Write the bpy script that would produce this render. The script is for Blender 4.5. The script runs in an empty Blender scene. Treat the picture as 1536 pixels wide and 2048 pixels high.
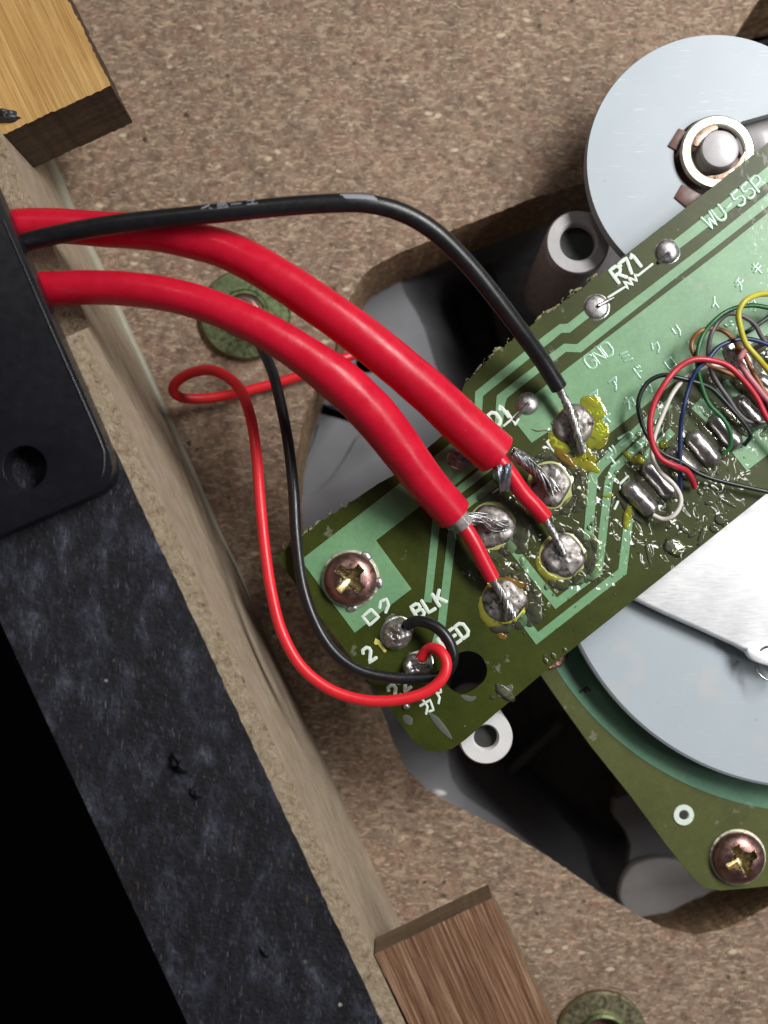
import bpy, bmesh, math, random
from mathutils import Vector, Matrix, noise
from mathutils.geometry import tessellate_polygon

sc = bpy.context.scene
random.seed(7)

# ------------------------------------------------------------------ camera, world, lamps, exposure
# everything is laid out in millimetres (circuit board top = 0) and stored in metres
S, H, K, NX, NY = 0.001, 120.0, 18.0, 800.0, 1140.0
cd = bpy.data.cameras.new('camera'); cam = bpy.data.objects.new('camera', cd)
sc.collection.objects.link(cam); sc.camera = cam
cam.location = (0, 0, H * S)
cd.sensor_fit = 'HORIZONTAL'; cd.sensor_width = 36.0
cd.lens = 36.0 * K * H / 1536.0
cd.shift_x = -(NX - 768) / 1536.0
cd.shift_y = (NY - 1024) / 1536.0
cd.clip_start = 0.005; cd.clip_end = 20.0
cd.dof.use_dof = True; cd.dof.focus_distance = 0.118; cd.dof.aperture_fstop = 26.0

w = bpy.data.worlds.new('World'); sc.world = w; w.use_nodes = True
bg = w.node_tree.nodes['Background']
bg.inputs[0].default_value = (0.92, 0.96, 1.0, 1); bg.inputs[1].default_value = 0.065

def lamp(name, loc, target, sx, sy, power, col=(1, 1, 1)):
    l = bpy.data.lights.new(name, 'AREA'); l.shape = 'RECTANGLE'
    l.size = sx * S; l.size_y = sy * S; l.energy = power; l.color = col
    o = bpy.data.objects.new(name, l); sc.collection.objects.link(o)
    o.location = Vector(loc) * S
    d = (Vector(target) - Vector(loc)).normalized()
    z = -d; y = Vector((0, 1, 0)); x = y.cross(z).normalized(); y = z.cross(x)
    o.rotation_euler = Matrix((x, y, z)).transposed().to_euler()
    return o
# bench lamp with two bright strips on the right, and a weak ceiling light behind the photographer's left
lamp('bench_lamp_strip', (128, 136, 206), (0, 0, -5), 32, 125, 0.50, (1.0, 0.99, 0.97))
lamp('bench_lamp_strip', (166, 92, 200), (0, 0, -5), 32, 125, 0.44, (1.0, 0.99, 0.97))
lamp('added_glint_strip', (205, -12, 175), (10, -5, 0), 18, 110, 0.17, (1.0, 0.99, 0.98))  # third strip, added at the right to make glints on the flux
lamp('ceiling_lamp', (-260, 620, 900), (0, 0, 0), 160, 160, 0.7, (1.0, 0.95, 0.88))

sc.view_settings.view_transform = 'Standard'; sc.view_settings.look = 'None'
sc.view_settings.exposure = 0.0; sc.view_settings.gamma = 1.0
sc.view_settings.use_curve_mapping = False
sc.cycles.use_denoising = True
sc.cycles.max_bounces = 6; sc.cycles.transparent_max_bounces = 16
sc.cycles.sample_clamp_indirect = 4.0

# ------------------------------------------------------------------ helpers
OFF = {}
def XY(px, py, z):
    k = (H - z) / H / K
    return ((px - NX) * k, -(py - NY) * k)
def P(px, py, z):
    x, y = XY(px, py, z); return Vector((x, y, z))
def RR(r, z): return r / K * (H - z) / H

def link(name, me, mat=None, parent=None, kind=None, label=None):
    off = OFF.get(parent.name, Vector((0, 0, 0))) if parent else Vector((0, 0, 0))
    for v in me.vertices: v.co = v.co * S - off
    o = bpy.data.objects.new(name, me); sc.collection.objects.link(o)
    if mat: me.materials.append(mat)
    if parent: o.parent = parent
    OFF[o.name] = off
    if kind: o['kind'] = kind
    if label: o['label'] = label
    return o
def tag(o, label, cat, group=None, kind=None):
    o['label'] = label; o['category'] = cat
    if group: o['group'] = group
    if kind: o['kind'] = kind
    return o
def thing(name, base, label, cat, group=None):
    o = bpy.data.objects.new(name, None); sc.collection.objects.link(o)
    o.empty_display_size = 0.002
    o.location = Vector(base) * S; OFF[o.name] = Vector(base) * S
    return tag(o, label, cat, group)

def to_mesh(name, verts, faces, smooth=True, angle=40):
    bm = bmesh.new()
    vs = [bm.verts.new(v) for v in verts]
    for f in faces:
        try: bm.faces.new([vs[i] for i in f])
        except ValueError: pass
    return bm_mesh(name, bm, smooth, angle)
def bm_mesh(name, bm, smooth=True, angle=40):
    bmesh.ops.recalc_face_normals(bm, faces=bm.faces[:])
    if smooth:
        a = math.radians(angle)
        for f in bm.faces: f.smooth = True
        for e in bm.edges:
            if len(e.link_faces) != 2 or e.calc_face_angle(0) > a: e.smooth = False
    me = bpy.data.meshes.new(name); bm.to_mesh(me); bm.free(); return me

def circ(cx, cy, r, n=48, a0=0, ry=None):
    ry = ry or r
    return [(cx + r * math.cos(a0 + 2 * math.pi * i / n), cy + ry * math.sin(a0 + 2 * math.pi * i / n)) for i in range(n)]
def cat_closed(pts, n=6):
    out = []; m = len(pts)
    for i in range(m):
        p0, p1, p2, p3 = [Vector(pts[(i + k - 1) % m]) for k in range(4)]
        for j in range(n):
            t = j / n
            out.append(tuple(0.5 * ((2 * p1) + (p2 - p0) * t + (2 * p0 - 5 * p1 + 4 * p2 - p3) * t * t + (3 * p1 - p0 - 3 * p2 + p3) * t ** 3)))
    return out
def cat_open(pts, step=1.0, cap=400):
    pts = [Vector(p) for p in pts]; out = []
    pts = [pts[0] * 2 - pts[1]] + pts + [pts[-1] * 2 - pts[-2]]
    for i in range(1, len(pts) - 2):
        p0, p1, p2, p3 = pts[i - 1:i + 3]
        n = max(2, min(cap, int((p2 - p1).length / step)))
        for j in range(n):
            t = j / n
            out.append(0.5 * ((2 * p1) + (p2 - p0) * t + (2 * p0 - 5 * p1 + 4 * p2 - p3) * t * t + (3 * p1 - p0 - 3 * p2 + p3) * t ** 3))
    out.append(pts[-2]); return out

def prism_bm(outer, z1, z0, holes=(), bevel=0.0, segs=2, mm=False, bevel_bottom=False):
    """vertical-sided slab; outline in photograph pixels unprojected at its own height z1 (or in mm)"""
    rings = [[(Vector((p[0], p[1], 0)) if mm else Vector((*XY(p[0], p[1], z1), 0))) for p in ring] for ring in [outer, *holes]]
    bm = bmesh.new()
    top = [[bm.verts.new((v.x, v.y, z1)) for v in r] for r in rings]
    bot = [[bm.verts.new((v.x, v.y, z0)) for v in r] for r in rings]
    if len(rings) == 1:
        bm.faces.new(top[0]); bm.faces.new(bot[0][::-1])
    else:
        ft = [v for r in top for v in r]; fb = [v for r in bot for v in r]
        for t in tessellate_polygon(rings):
            try:
                bm.faces.new([ft[i] for i in t]); bm.faces.new([fb[i] for i in t][::-1])
            except ValueError: pass
    for r in range(len(rings)):
        n = len(top[r])
        for i in range(n):
            j = (i + 1) % n
            bm.faces.new((top[r][i], top[r][j], bot[r][j], bot[r][i]))
    bmesh.ops.recalc_face_normals(bm, faces=bm.faces[:])
    if bevel:
        es = []
        for ring in (top if not bevel_bottom else top + bot):
            n = len(ring)
            for i in range(n):
                e = bm.edges.get((ring[i], ring[(i + 1) % n]))
                if e: es.append(e)
        bmesh.ops.bevel(bm, geom=es, offset=bevel, segments=segs, profile=0.5, affect='EDGES', clamp_overlap=True)
    return bm
def prism(name, outer, z1, z0, mat, parent=None, holes=(), bevel=0.0, segs=2, mm=False, kind=None, label=None, angle=40):
    return link(name, bm_mesh(name, prism_bm(outer, z1, z0, holes, bevel, segs, mm), True, angle), mat, parent, kind, label)

def sweep(bm, pts, rad, seg=14, cap=True, flat=1.0, up=None, jit=0.0, seed=0):
    """tube through 3-D points in mm; rad a number or one per point"""
    n = len(pts); rings = []
    nrm = None
    for i in range(n):
        t = (pts[min(i + 1, n - 1)] - pts[max(i - 1, 0)])
        if t.length < 1e-9: t = Vector((1, 0, 0))
        t.normalize()
        if nrm is None:
            a = up or Vector((0, 0, 1))
            if abs(t.dot(a)) > 0.95: a = Vector((1, 0, 0))
            nrm = (a - t * a.dot(t)).normalized()
        else:
            nrm = nrm - t * nrm.dot(t)
            nrm = nrm.normalized() if nrm.length > 1e-6 else t.orthogonal().normalized()
        b = t.cross(nrm)
        r = rad[i] if isinstance(rad, (list, tuple)) else rad
        ring = []
        for k in range(seg):
            a = 2 * math.pi * k / seg
            rr = r
            if jit: rr = r * (1 + jit * noise.noise(Vector((math.cos(a) * 1.3, math.sin(a) * 1.3 + seed, i * 0.23))))
            ring.append(bm.verts.new(pts[i] + nrm * math.cos(a) * rr * flat + b * math.sin(a) * rr))
        rings.append(ring)
    for i in range(n - 1):
        for k in range(seg):
            l = (k + 1) % seg
            bm.faces.new((rings[i][k], rings[i][l], rings[i + 1][l], rings[i + 1][k]))
    if cap:
        bm.faces.new(rings[0][::-1]); bm.faces.new(rings[-1])
    return rings
def resample(vals, src, n):
    return [vals[min(int(i / (n - 1) * (len(vals) - 1)), len(vals) - 2)] * (1 - (i / (n - 1) * (len(vals) - 1)) % 1 if i < n - 1 else 0)
            + vals[min(int(i / (n - 1) * (len(vals) - 1)) + 1, len(vals) - 1)] * ((i / (n - 1) * (len(vals) - 1)) % 1 if i < n - 1 else 1) for i in range(n)]
def tube(name, path, r, mat, parent=None, seg=14, step=0.6, px=True, jit=0.0, label=None, flat=1.0):
    pts = cat_open([P(*p) if px else Vector(p) for p in path], step)
    rad = resample(list(r), None, len(pts)) if isinstance(r, (list, tuple)) else r
    bm = bmesh.new(); sweep(bm, pts, rad, seg, jit=jit, flat=flat)
    return link(name, bm_mesh(name, bm, True, 50), mat, parent, None, label)
def strands(name, path, r, n, rs, turns, mat, parent=None, px=True, splay=0.0, seed=1):
    """bundle of fine twisted wire strands along a path"""
    rnd = random.Random(seed)
    pts = cat_open([P(*p) if px else Vector(p) for p in path], 0.12)
    bm = bmesh.new(); m = len(pts)
    for k in range(n):
        ph = 2 * math.pi * k / n; line = []
        rk = r * rnd.uniform(0.6, 1.05); drift = Vector((rnd.uniform(-1, 1), rnd.uniform(-1, 1), rnd.uniform(0, 1))) * splay
        for i, p in enumerate(pts):
            t = (pts[min(i + 1, m - 1)] - pts[max(i - 1, 0)]).normalized()
            a = Vector((0, 0, 1)); a = (a - t * a.dot(t)).normalized(); b = t.cross(a)
            th = ph + turns * 2 * math.pi * i / m
            line.append(p + (a * math.cos(th) + b * math.sin(th)) * rk + drift * (i / m) ** 2)
        sweep(bm, line, rs, 6)
    return link(name, bm_mesh(name, bm, True, 60), mat, parent)

def dome_bm(cx, cy, rx, ry, rot, h, z=0.0, nz=0.12, seed=0.0, px=True, power=2.0, n=40, m=12, freq=1.2):
    """lump lying on a surface: elliptical outline, domed, slightly uneven; sizes in photo pixels"""
    c = P(cx, cy, z) if px else Vector((cx, cy, z))
    k = (H - z) / H / K if px else 1.0
    rx *= k; ry *= k; ca, sa = math.cos(rot), -math.sin(rot)
    bm = bmesh.new(); rings = []
    for i in range(1, m + 1):
        q = i / m; ring = []
        for j in range(n):
            a = 2 * math.pi * j / n
            e = 1 + nz * 0.5 * noise.noise(Vector((math.cos(a) * freq + seed, math.sin(a) * freq, seed * 1.7)))
            x, y = rx * q * math.cos(a) * e, ry * q * math.sin(a) * e
            hz = h * max(0.0, 1 - q ** power) ** 0.5
            hz *= 1 + nz * noise.noise(Vector((x * 1.1 + seed * 3, y * 1.1, seed))) + 0.5 * nz * noise.noise(Vector((x * 3 + seed, y * 3, seed)))
            ring.append(bm.verts.new((c.x + x * ca - y * sa, c.y + x * sa + y * ca, z + (hz if i < m else -0.03))))
        rings.append(ring)
    t = bm.verts.new((c.x, c.y, z + h * (1 + nz * noise.noise(Vector((seed * 3, 0, seed))))))
    for j in range(n): bm.faces.new((t, rings[0][j], rings[0][(j + 1) % n]))
    for i in range(m - 1):
        for j in range(n):
            l = (j + 1) % n
            bm.faces.new((rings[i][j], rings[i + 1][j], rings[i + 1][l], rings[i][l]))
    return bm
def dome(name, *a, mat=None, parent=None, label=None, **k):
    return link(name, bm_mesh(name, dome_bm(*a, **k), True, 80), mat, parent, None, label)
def merge(name, bms, mat, parent=None, kind=None, smooth=True, angle=60, label=None):
    out = bmesh.new()
    for b in bms:
        t = bpy.data.meshes.new('t'); b.to_mesh(t); b.free(); out.from_mesh(t); bpy.data.meshes.remove(t)
    return link(name, bm_mesh(name, out, smooth, angle), mat, parent, kind, label)
def lathe_bm(c, prof, n=48):
    """solid of revolution about the vertical through c (mm); prof = [(radius, z)]"""
    bm = bmesh.new(); rings = []
    for r, z in prof:
        rings.append([bm.verts.new((c.x + r * math.cos(2 * math.pi * j / n), c.y + r * math.sin(2 * math.pi * j / n), z)) for j in range(n)])
    for i in range(len(rings) - 1):
        for j in range(n):
            l = (j + 1) % n
            bm.faces.new((rings[i][j], rings[i][l], rings[i + 1][l], rings[i + 1][j]))
    return bm
def lathe(name, c, prof, mat, parent=None, n=48, cap=False, angle=35, label=None):
    bm = lathe_bm(c, prof, n)
    if cap:
        bm.verts.ensure_lookup_table()
        bm.faces.new(bm.verts[:n]); bm.faces.new(bm.verts[-n:])
    return link(name, bm_mesh(name, bm, True, angle), mat, parent, None, label)

# ------------------------------------------------------------------ materials
class G:
    """tiny node-graph writer; coordinates are object space in millimetres"""
    def __init__(s, name):
        s.m = bpy.data.materials.new(name); s.m.use_nodes = True
        s.t = s.m.node_tree; s.n = s.t.nodes; s.b = s.n['Principled BSDF']
        tc = s.n.new('ShaderNodeTexCoord'); mp = s.n.new('ShaderNodeMapping')
        mp.inputs['Scale'].default_value = (1000, 1000, 1000)
        s.t.links.new(tc.outputs['Object'], mp.inputs[0]); s.co = mp.outputs[0]
    def l(s, a, b): s.t.links.new(a, b)
    def mapping(s, rot=0.0, scale=(1, 1, 1), vec=None):
        mp = s.n.new('ShaderNodeMapping'); mp.inputs['Rotation'].default_value = (0, 0, rot); mp.inputs['Scale'].default_value = scale
        s.l(vec or s.co, mp.inputs[0]); return mp.outputs[0]
    def noise(s, scale, detail=4, rough=0.55, dist=0.0, vec=None, col=False):
        n = s.n.new('ShaderNodeTexNoise'); n.inputs['Scale'].default_value = scale; n.inputs['Detail'].default_value = detail
        n.inputs['Roughness'].default_value = rough; n.inputs['Distortion'].default_value = dist
        s.l(vec or s.co, n.inputs['Vector']); return n.outputs['Color' if col else 'Fac']
    def voro(s, scale, feat='F1', out='Distance', rnd=1.0, vec=None):
        n = s.n.new('ShaderNodeTexVoronoi'); n.feature = feat; n.inputs['Scale'].default_value = scale; n.inputs['Randomness'].default_value = rnd
        s.l(vec or s.co, n.inputs['Vector']); return n.outputs[out]
    def ramp(s, fac, stops, interp='LINEAR'):
        n = s.n.new('ShaderNodeValToRGB'); n.color_ramp.interpolation = interp
        e = n.color_ramp.elements
        cc = lambda c: (c, c, c, 1) if not hasattr(c, '__len__') else (*c, 1)
        e[0].position = stops[0][0]; e[0].color = cc(stops[0][1])
        e[1].position = stops[-1][0]; e[1].color = cc(stops[-1][1])
        for p, c in stops[1:-1]: e.new(p).color = cc(c)
        s.l(fac, n.inputs[0]); return n.outputs[0]
    def mix(s, a, b, fac, mode='MIX'):
        n = s.n.new('ShaderNodeMix'); n.data_type = 'RGBA'; n.blend_type = mode
        for sock, v in ((n.inputs[0], fac), (n.inputs[6], a), (n.inputs[7], b)):
            if hasattr(v, 'is_linked'): s.l(v, sock)
            elif hasattr(v, '__len__'): sock.default_value = (*v, 1)
            else: sock.default_value = v if sock.type == 'VALUE' else (v, v, v, 1)
        return n.outputs[2]
    def math(s, op, a, b=0.0):
        n = s.n.new('ShaderNodeMath'); n.operation = op
        for sock, v in ((n.inputs[0], a), (n.inputs[1], b)):
            if hasattr(v, 'is_linked'): s.l(v, sock)
            else: sock.default_value = v
        return n.outputs[0]
    def bump(s, h, strength=0.5, dist=0.1, prev=None):
        n = s.n.new('ShaderNodeBump'); n.inputs['Strength'].default_value = strength; n.inputs['Distance'].default_value = dist * S
        s.l(h, n.inputs['Height'])
        if prev: s.l(prev, n.inputs['Normal'])
        return n.outputs[0]
    def set(s, **k):
        nm = dict(col='Base Color', rough='Roughness', metal='Metallic', coat='Coat Weight', coatr='Coat Roughness', spec='Specular IOR Level',
                  normal='Normal', coatn='Coat Normal', sss='Subsurface Weight', trans='Transmission Weight', ior='IOR', alpha='Alpha')
        for key, v in k.items():
            i = s.b.inputs[nm[key]]
            if hasattr(v, 'is_linked'): s.l(v, i)
            elif hasattr(v, '__len__'): i.default_value = (*v, 1)
            else: i.default_value = v
        return s.m
def simple(name, col, rough=0.5, metal=0.0, var=0.15, vs=0.6, bs=3.0, bd=0.02, bst=0.3, **k):
    g = G(name); n = g.noise(vs, 5)
    dark = tuple(c * (1 - var) for c in col); lite = tuple(min(1, c * (1 + var)) for c in col)
    c = g.ramp(n, [(0.3, dark), (0.7, lite)])
    r = g.ramp(g.noise(vs * 2.7, 4), [(0.3, max(0, rough * 0.8)), (0.75, min(1, rough * 1.2))])
    return g.set(col=c, rough=r, metal=metal, normal=g.bump(g.noise(bs, 4), bst, bd), **k)

def mat_chipboard(name, tint=(1, 1, 1), edge=False):
    g = G(name)
    d = g.noise(0.5, 3, 0.5, col=True)
    warp = g.n.new('ShaderNodeMix'); warp.data_type = 'VECTOR'; warp.inputs[0].default_value = 0.75
    add = g.n.new('ShaderNodeVectorMath'); add.operation = 'ADD'
    sub = g.n.new('ShaderNodeVectorMath'); sub.operation = 'SUBTRACT'; sub.inputs[1].default_value = (0.5, 0.5, 0.5)
    mul = g.n.new('ShaderNodeVectorMath'); mul.operation = 'SCALE'; mul.inputs['Scale'].default_value = 1.0
    g.l(d, sub.inputs[0]); g.l(sub.outputs[0], mul.inputs[0]); g.l(g.co, add.inputs[0]); g.l(mul.outputs[0], add.inputs[1])
    v = add.outputs[0]
    n1 = g.noise(1.3, 6, 0.68, 0.3, vec=v)
    base = g.ramp(n1, [(0.30, (0.105, 0.070, 0.050)), (0.45, (0.175, 0.126, 0.096)), (0.56, (0.235, 0.174, 0.134)), (0.70, (0.33, 0.255, 0.20))])
    pink = g.ramp(g.noise(0.4, 4, 0.6, vec=g.mapping(0.4)), [(0.50, 0.0), (0.70, 0.55)])
    base = g.mix(base, (0.235, 0.130, 0.100), pink)
    big = g.ramp(g.noise(0.22, 6, 0.7, vec=g.mapping(1.1)), [(0.28, 0.76), (0.5, 1.0), (0.72, 1.24)])
    base = g.mix(base, big, 1.0, 'MULTIPLY')
    for rot, sc_, lo, colr, st in ((0.3, (0.5, 1.3, 1), 0.59, (0.39, 0.305, 0.23), 0.6), (1.75, (0.9, 2.4, 1), 0.61, (0.36, 0.275, 0.21), 0.6), (2.6, (0.8, 2.6, 1), 0.61, (0.48, 0.39, 0.30), 0.65),
                                   (1.0, (0.6, 1.5, 1), 0.60, (0.095, 0.062, 0.045), 0.6), (2.2, (0.5, 1.2, 1), 0.64, (0.21, 0.105, 0.08), 0.6)):
        f = g.ramp(g.noise(1.0, 3, 0.6, vec=g.mapping(rot, sc_, v)), [(lo - 0.015, 0.0), (lo + 0.03, st)])
        base = g.mix(base, colr, f)
    speck = g.ramp(g.voro(0.42, vec=v), [(0.10, 0.75), (0.17, 0.0)])
    base = g.mix(base, (0.03, 0.022, 0.018), g.math('MULTIPLY', speck, g.ramp(g.noise(0.21, 2), [(0.52, 0.0), (0.6, 1.0)])))
    fleck = g.ramp(g.voro(0.33, vec=g.mapping(0.7, (1, 1.8, 1), v)), [(0.12, 0.85), (0.2, 0.0)])
    base = g.mix(base, (0.52, 0.44, 0.35), g.math('MULTIPLY', fleck, g.ramp(g.noise(0.3, 2, vec=g.mapping(2.0)), [(0.5, 0.0), (0.6, 1.0)])))
    base = g.mix(base, tuple(a_ * b_ for a_, b_ in zip(tint, (1.04, 1.0, 0.92))), 1.0, 'MULTIPLY')
    bmp = g.bump(n1, 0.6, 0.5 if edge else 0.15)
    return g.set(col=base, rough=0.75, normal=bmp, spec=0.25)
CHIP = mat_chipboard('chipboard'); CHIP_EDGE = mat_chipboard('chipboard_edge', (1.15, 1.05, 0.85), True)

def mat_felt():
    g = G('black_painted_chipboard')
    a = g.noise(0.42, 8, 0.72, 0.3, vec=g.mapping(0.45, (1, 0.55, 1)))
    c = g.ramp(a, [(0.38, (0.0022, 0.0022, 0.004)), (0.52, (0.0085, 0.009, 0.015)), (0.62, (0.030, 0.032, 0.046)), (0.74, (0.11, 0.115, 0.145))])
    f = g.ramp(g.noise(1.9, 5, 0.7, vec=g.mapping(0.45, (1.6, 0.5, 1))), [(0.59, 0.0), (0.70, 0.65)])
    c = g.mix(c, (0.085, 0.088, 0.11), f)
    c = g.mix(c, (0.001, 0.001, 0.002), g.ramp(g.noise(2.6, 4, 0.7, vec=g.mapping(0.45, (1.3, 0.6, 1))), [(0.56, 0.0), (0.66, 0.85)]))
    c = g.mix(c, (0.17, 0.175, 0.20), g.ramp(g.noise(1.0, 3, 0.6, vec=g.mapping(0.6, (6, 0.7, 1))), [(0.66, 0.0), (0.72, 0.6)]))
    wn = g.ramp(g.noise(0.9, 4, 0.6, vec=g.mapping(0.4, (2, 0.7, 1))), [(0.64, 0.0), (0.72, 0.6)])
    c = g.mix(c, (0.12, 0.07, 0.035), wn)
    wh = g.ramp(g.math('ADD', g.voro(0.20), g.math('MULTIPLY', g.noise(1.5, 3), 0.12)), [(0.085, 1.0), (0.12, 0.0)])
    c = g.mix(c, (0.5, 0.47, 0.40), g.math('MULTIPLY', wh, g.ramp(g.noise(0.17, 2), [(0.5, 0), (0.56, 1)])))
    return g.set(col=c, rough=0.7, spec=0.35, normal=g.bump(g.noise(1.3, 6, 0.7), 0.8, 0.3))
FELT = mat_felt()
def mat_wall():
    g = G('wall_board')
    c = g.ramp(g.noise(0.5, 6, 0.6, vec=g.mapping(0.44, (1.4, 0.4, 1))), [(0.3, (0.235, 0.182, 0.128)), (0.7, (0.345, 0.28, 0.205))])
    c = g.mix(c, g.ramp(g.noise(3, 3, 0.7), [(0.3, 0.82), (0.7, 1.15)]), 0.8, 'MULTIPLY')
    return g.set(col=c, rough=0.7, spec=0.3, normal=g.bump(g.noise(2, 5, 0.7), 0.4, 0.08))
WALL = mat_wall()
def mat_wall_top():
    g = G('raw_board_edge')
    a = g.noise(1.2, 6, 0.75, 0.4)
    c = g.ramp(a, [(0.33, (0.10, 0.06, 0.035)), (0.41, (0.28, 0.21, 0.135)), (0.55, (0.37, 0.295, 0.205)), (0.7, (0.46, 0.38, 0.28))])
    return g.set(col=c, rough=0.8, spec=0.2, normal=g.bump(a, 0.9, 0.4))
RAW = mat_wall_top()

def mat_wood(name, rot, dark, mid, lite, streak=(0.1, 0.05, 0.02), gloss=0.45, fine=1.0):
    g = G(name)
    v = g.mapping(rot, (1, 1, 1)); st = g.mapping(0, (2.2 * fine, 0.10, 1.0), v); fi = g.mapping(0, (6.0, 0.16, 3.0), v)
    c = g.ramp(g.noise(0.8, 6, 0.65, 0.3, vec=st), [(0.3, dark), (0.5, mid), (0.7, lite)])
    f = g.noise(1.0, 5, 0.7, vec=fi)
    c = g.mix(c, streak, g.ramp(f, [(0.55, 0.0), (0.70, 0.75)]))
    c = g.mix(c, lite, g.ramp(g.noise(1.4, 4, 0.7, vec=fi), [(0.60, 0.0), (0.72, 0.7)]))
    return g.set(col=c, rough=gloss, spec=0.4, normal=g.bump(f, 0.6, 0.12))
OAK = mat_wood('tan_plywood', -0.45, (0.33, 0.175, 0.05), (0.45, 0.265, 0.085), (0.56, 0.36, 0.14), (0.20, 0.09, 0.022), 0.45, 1.8)
OAK_END = mat_wood('dark_ply_edge', 1.12, (0.028, 0.016, 0.009), (0.05, 0.03, 0.017), (0.085, 0.055, 0.034), (0.012, 0.008, 0.005), 0.7)
MER = mat_wood('brown_plywood', -0.42, (0.060, 0.025, 0.012), (0.165, 0.082, 0.045), (0.38, 0.245, 0.16), (0.035, 0.013, 0.007), 0.32, 2.2)
MER_END = mat_wood('brown_ply_edge', 1.1, (0.12, 0.08, 0.045), (0.17, 0.115, 0.07), (0.24, 0.165, 0.10), (0.07, 0.04, 0.02), 0.7)

def mat_plastic_disc(name, col):
    g = G(name)
    c = g.ramp(g.noise(0.12, 5, 0.6), [(0.3, tuple(x * 0.93 for x in col)), (0.7, col)])
    stain = g.ramp(g.noise(0.13, 3, 0.5, vec=g.mapping(1.0)), [(0.62, 0.0), (0.75, 0.35)])
    c = g.mix(c, (0.52, 0.47, 0.42), stain)
    sp = g.ramp(g.voro(0.55), [(0.05, 0.7), (0.09, 0.0)])
    c = g.mix(c, (0.22, 0.22, 0.24), g.math('MULTIPLY', sp, g.ramp(g.noise(0.4, 2), [(0.55, 0), (0.62, 1)])))
    # short scratches
    s1 = g.ramp(g.noise(1.0, 3, 0.6, vec=g.mapping(-0.65, (0.22, 9, 1))), [(0.63, 0.0), (0.68, 1.0)])
    s1 = g.math('MULTIPLY', s1, g.ramp(g.noise(0.22, 3), [(0.50, 0), (0.58, 1)]))
    s2 = g.ramp(g.noise(1.0, 3, 0.6, vec=g.mapping(1.0, (0.5, 9, 1))), [(0.68, 0.0), (0.72, 1.0)])
    s2 = g.math('MULTIPLY', s2, g.ramp(g.noise(0.25, 3, vec=g.mapping(0.5)), [(0.55, 0), (0.62, 1)]))
    s = g.math('MAXIMUM', s1, s2)
    c = g.mix(c, (0.85, 0.88, 0.9), g.math('MULTIPLY', s, 0.5))
    return g.set(col=c, rough=0.42, spec=0.4, normal=g.bump(g.math('ADD', g.math('MULTIPLY', g.noise(5, 3), 0.15), s), 0.25, 0.03))
DISC = mat_plastic_disc('pale_blue_grey_plastic', (0.385, 0.435, 0.475))

def mat_board(name, col1, col2, coat=0.5, cb=0.02, rough=0.4, mott=True, wet=0.25, spec=0.4, film=None):
    g = G(name)
    c = g.ramp(g.noise(0.22, 5, 0.6), [(0.3, col1), (0.7, col2)])
    c = g.mix(c, g.ramp(g.noise(2.2, 5, 0.7), [(0.3, 0.86), (0.7, 1.14)]), 0.8, 'MULTIPLY')
    dust = g.ramp(g.voro(0.9), [(0.035, 0.8), (0.06, 0.0)])
    c = g.mix(c, (0.42, 0.44, 0.36), g.math('MULTIPLY', dust, g.ramp(g.noise(0.5, 2), [(0.55, 0), (0.62, 1)])))
    sm = g.ramp(g.noise(0.45, 4, 0.6, vec=g.mapping(0.3)), [(0.66, 0.0), (0.70, 0.28)])
    c = g.mix(c, (0.30, 0.33, 0.26), sm)
    lump = g.ramp(g.noise(0.35, 3, 0.5), [(0.45, 0.0), (0.62, 1.0)])
    h = g.math('MULTIPLY', g.noise(1.1, 3, 0.5), lump)
    if film:                                   # hardened flux lies where the joints were reworked
        m = 0.0
        for px_, py_, r_ in film:
            d_ = g.n.new('ShaderNodeVectorMath'); d_.operation = 'DISTANCE'; q_ = P(px_, py_, 0) - P(1000, 1100, 0)
            d_.inputs[1].default_value = (q_.x, q_.y, 1.6); g.l(g.co, d_.inputs[0])
            k_ = g.math('SUBTRACT', 1.0, g.math('DIVIDE', d_.outputs['Value'], r_)); m = g.math('MAXIMUM', k_, m)
        m = g.ramp(m, [(0.02, 0.0), (0.30, 1.0)])
        h = g.math('ADD', g.math('MULTIPLY', h, 0.08), g.math('MULTIPLY', m, g.math('ADD', g.ramp(g.noise(0.62, 1, 0.4, 0.6), [(0.42, 0.0), (0.68, 1.0)]), g.math('MULTIPLY', g.noise(2.4, 1, 0.4), 0.05))))
        coat = g.math('MAXIMUM', g.math('MULTIPLY', m, 1.0), coat)
    return g.set(col=c, rough=rough, spec=spec, coat=coat, coatr=0.06, normal=g.bump(g.noise(3, 4), 0.15, 0.02), coatn=g.bump(h, 0.8, wet))
FILM = [(1120, 1010, 8.5), (1030, 1130, 7.0), (1160, 1110, 6.0), (1370, 930, 8.5), (1320, 1050, 6.0), (1490, 790, 6.5), (1150, 870, 4.0)]
BOARD = mat_board('olive_solder_mask', (0.024, 0.033, 0.0022), (0.041, 0.051, 0.0045), 0.12, wet=0.42, film=FILM, spec=0.25)
COPPER = mat_board('green_masked_copper', (0.120, 0.250, 0.124), (0.158, 0.318, 0.160), 0.15, rough=0.42, wet=0.30, spec=0.5, film=FILM)
BOARD2 = mat_board('olive_solder_mask_lower', (0.060, 0.068, 0.018), (0.085, 0.093, 0.026), 0.2, wet=0.05)
COPPER2 = mat_board('green_masked_ring', (0.085, 0.185, 0.12), (0.11, 0.23, 0.145), 0.2, wet=0.05)
TORN = simple('torn_laminate', (0.22, 0.21, 0.11), 0.8, var=0.4, vs=3, bs=4, bd=0.15, bst=0.8)
SILK = simple('white_silkscreen', (0.60, 0.68, 0.60), 0.5, var=0.08, vs=3)
SILK_G = simple('green_tinted_silkscreen', (0.27, 0.46, 0.32), 0.22, var=0.15, vs=2, coat=0.6, coatr=0.05)
SILK_Y = simple('yellowed_silkscreen', (0.62, 0.58, 0.13), 0.4, var=0.1, vs=3)
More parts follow.
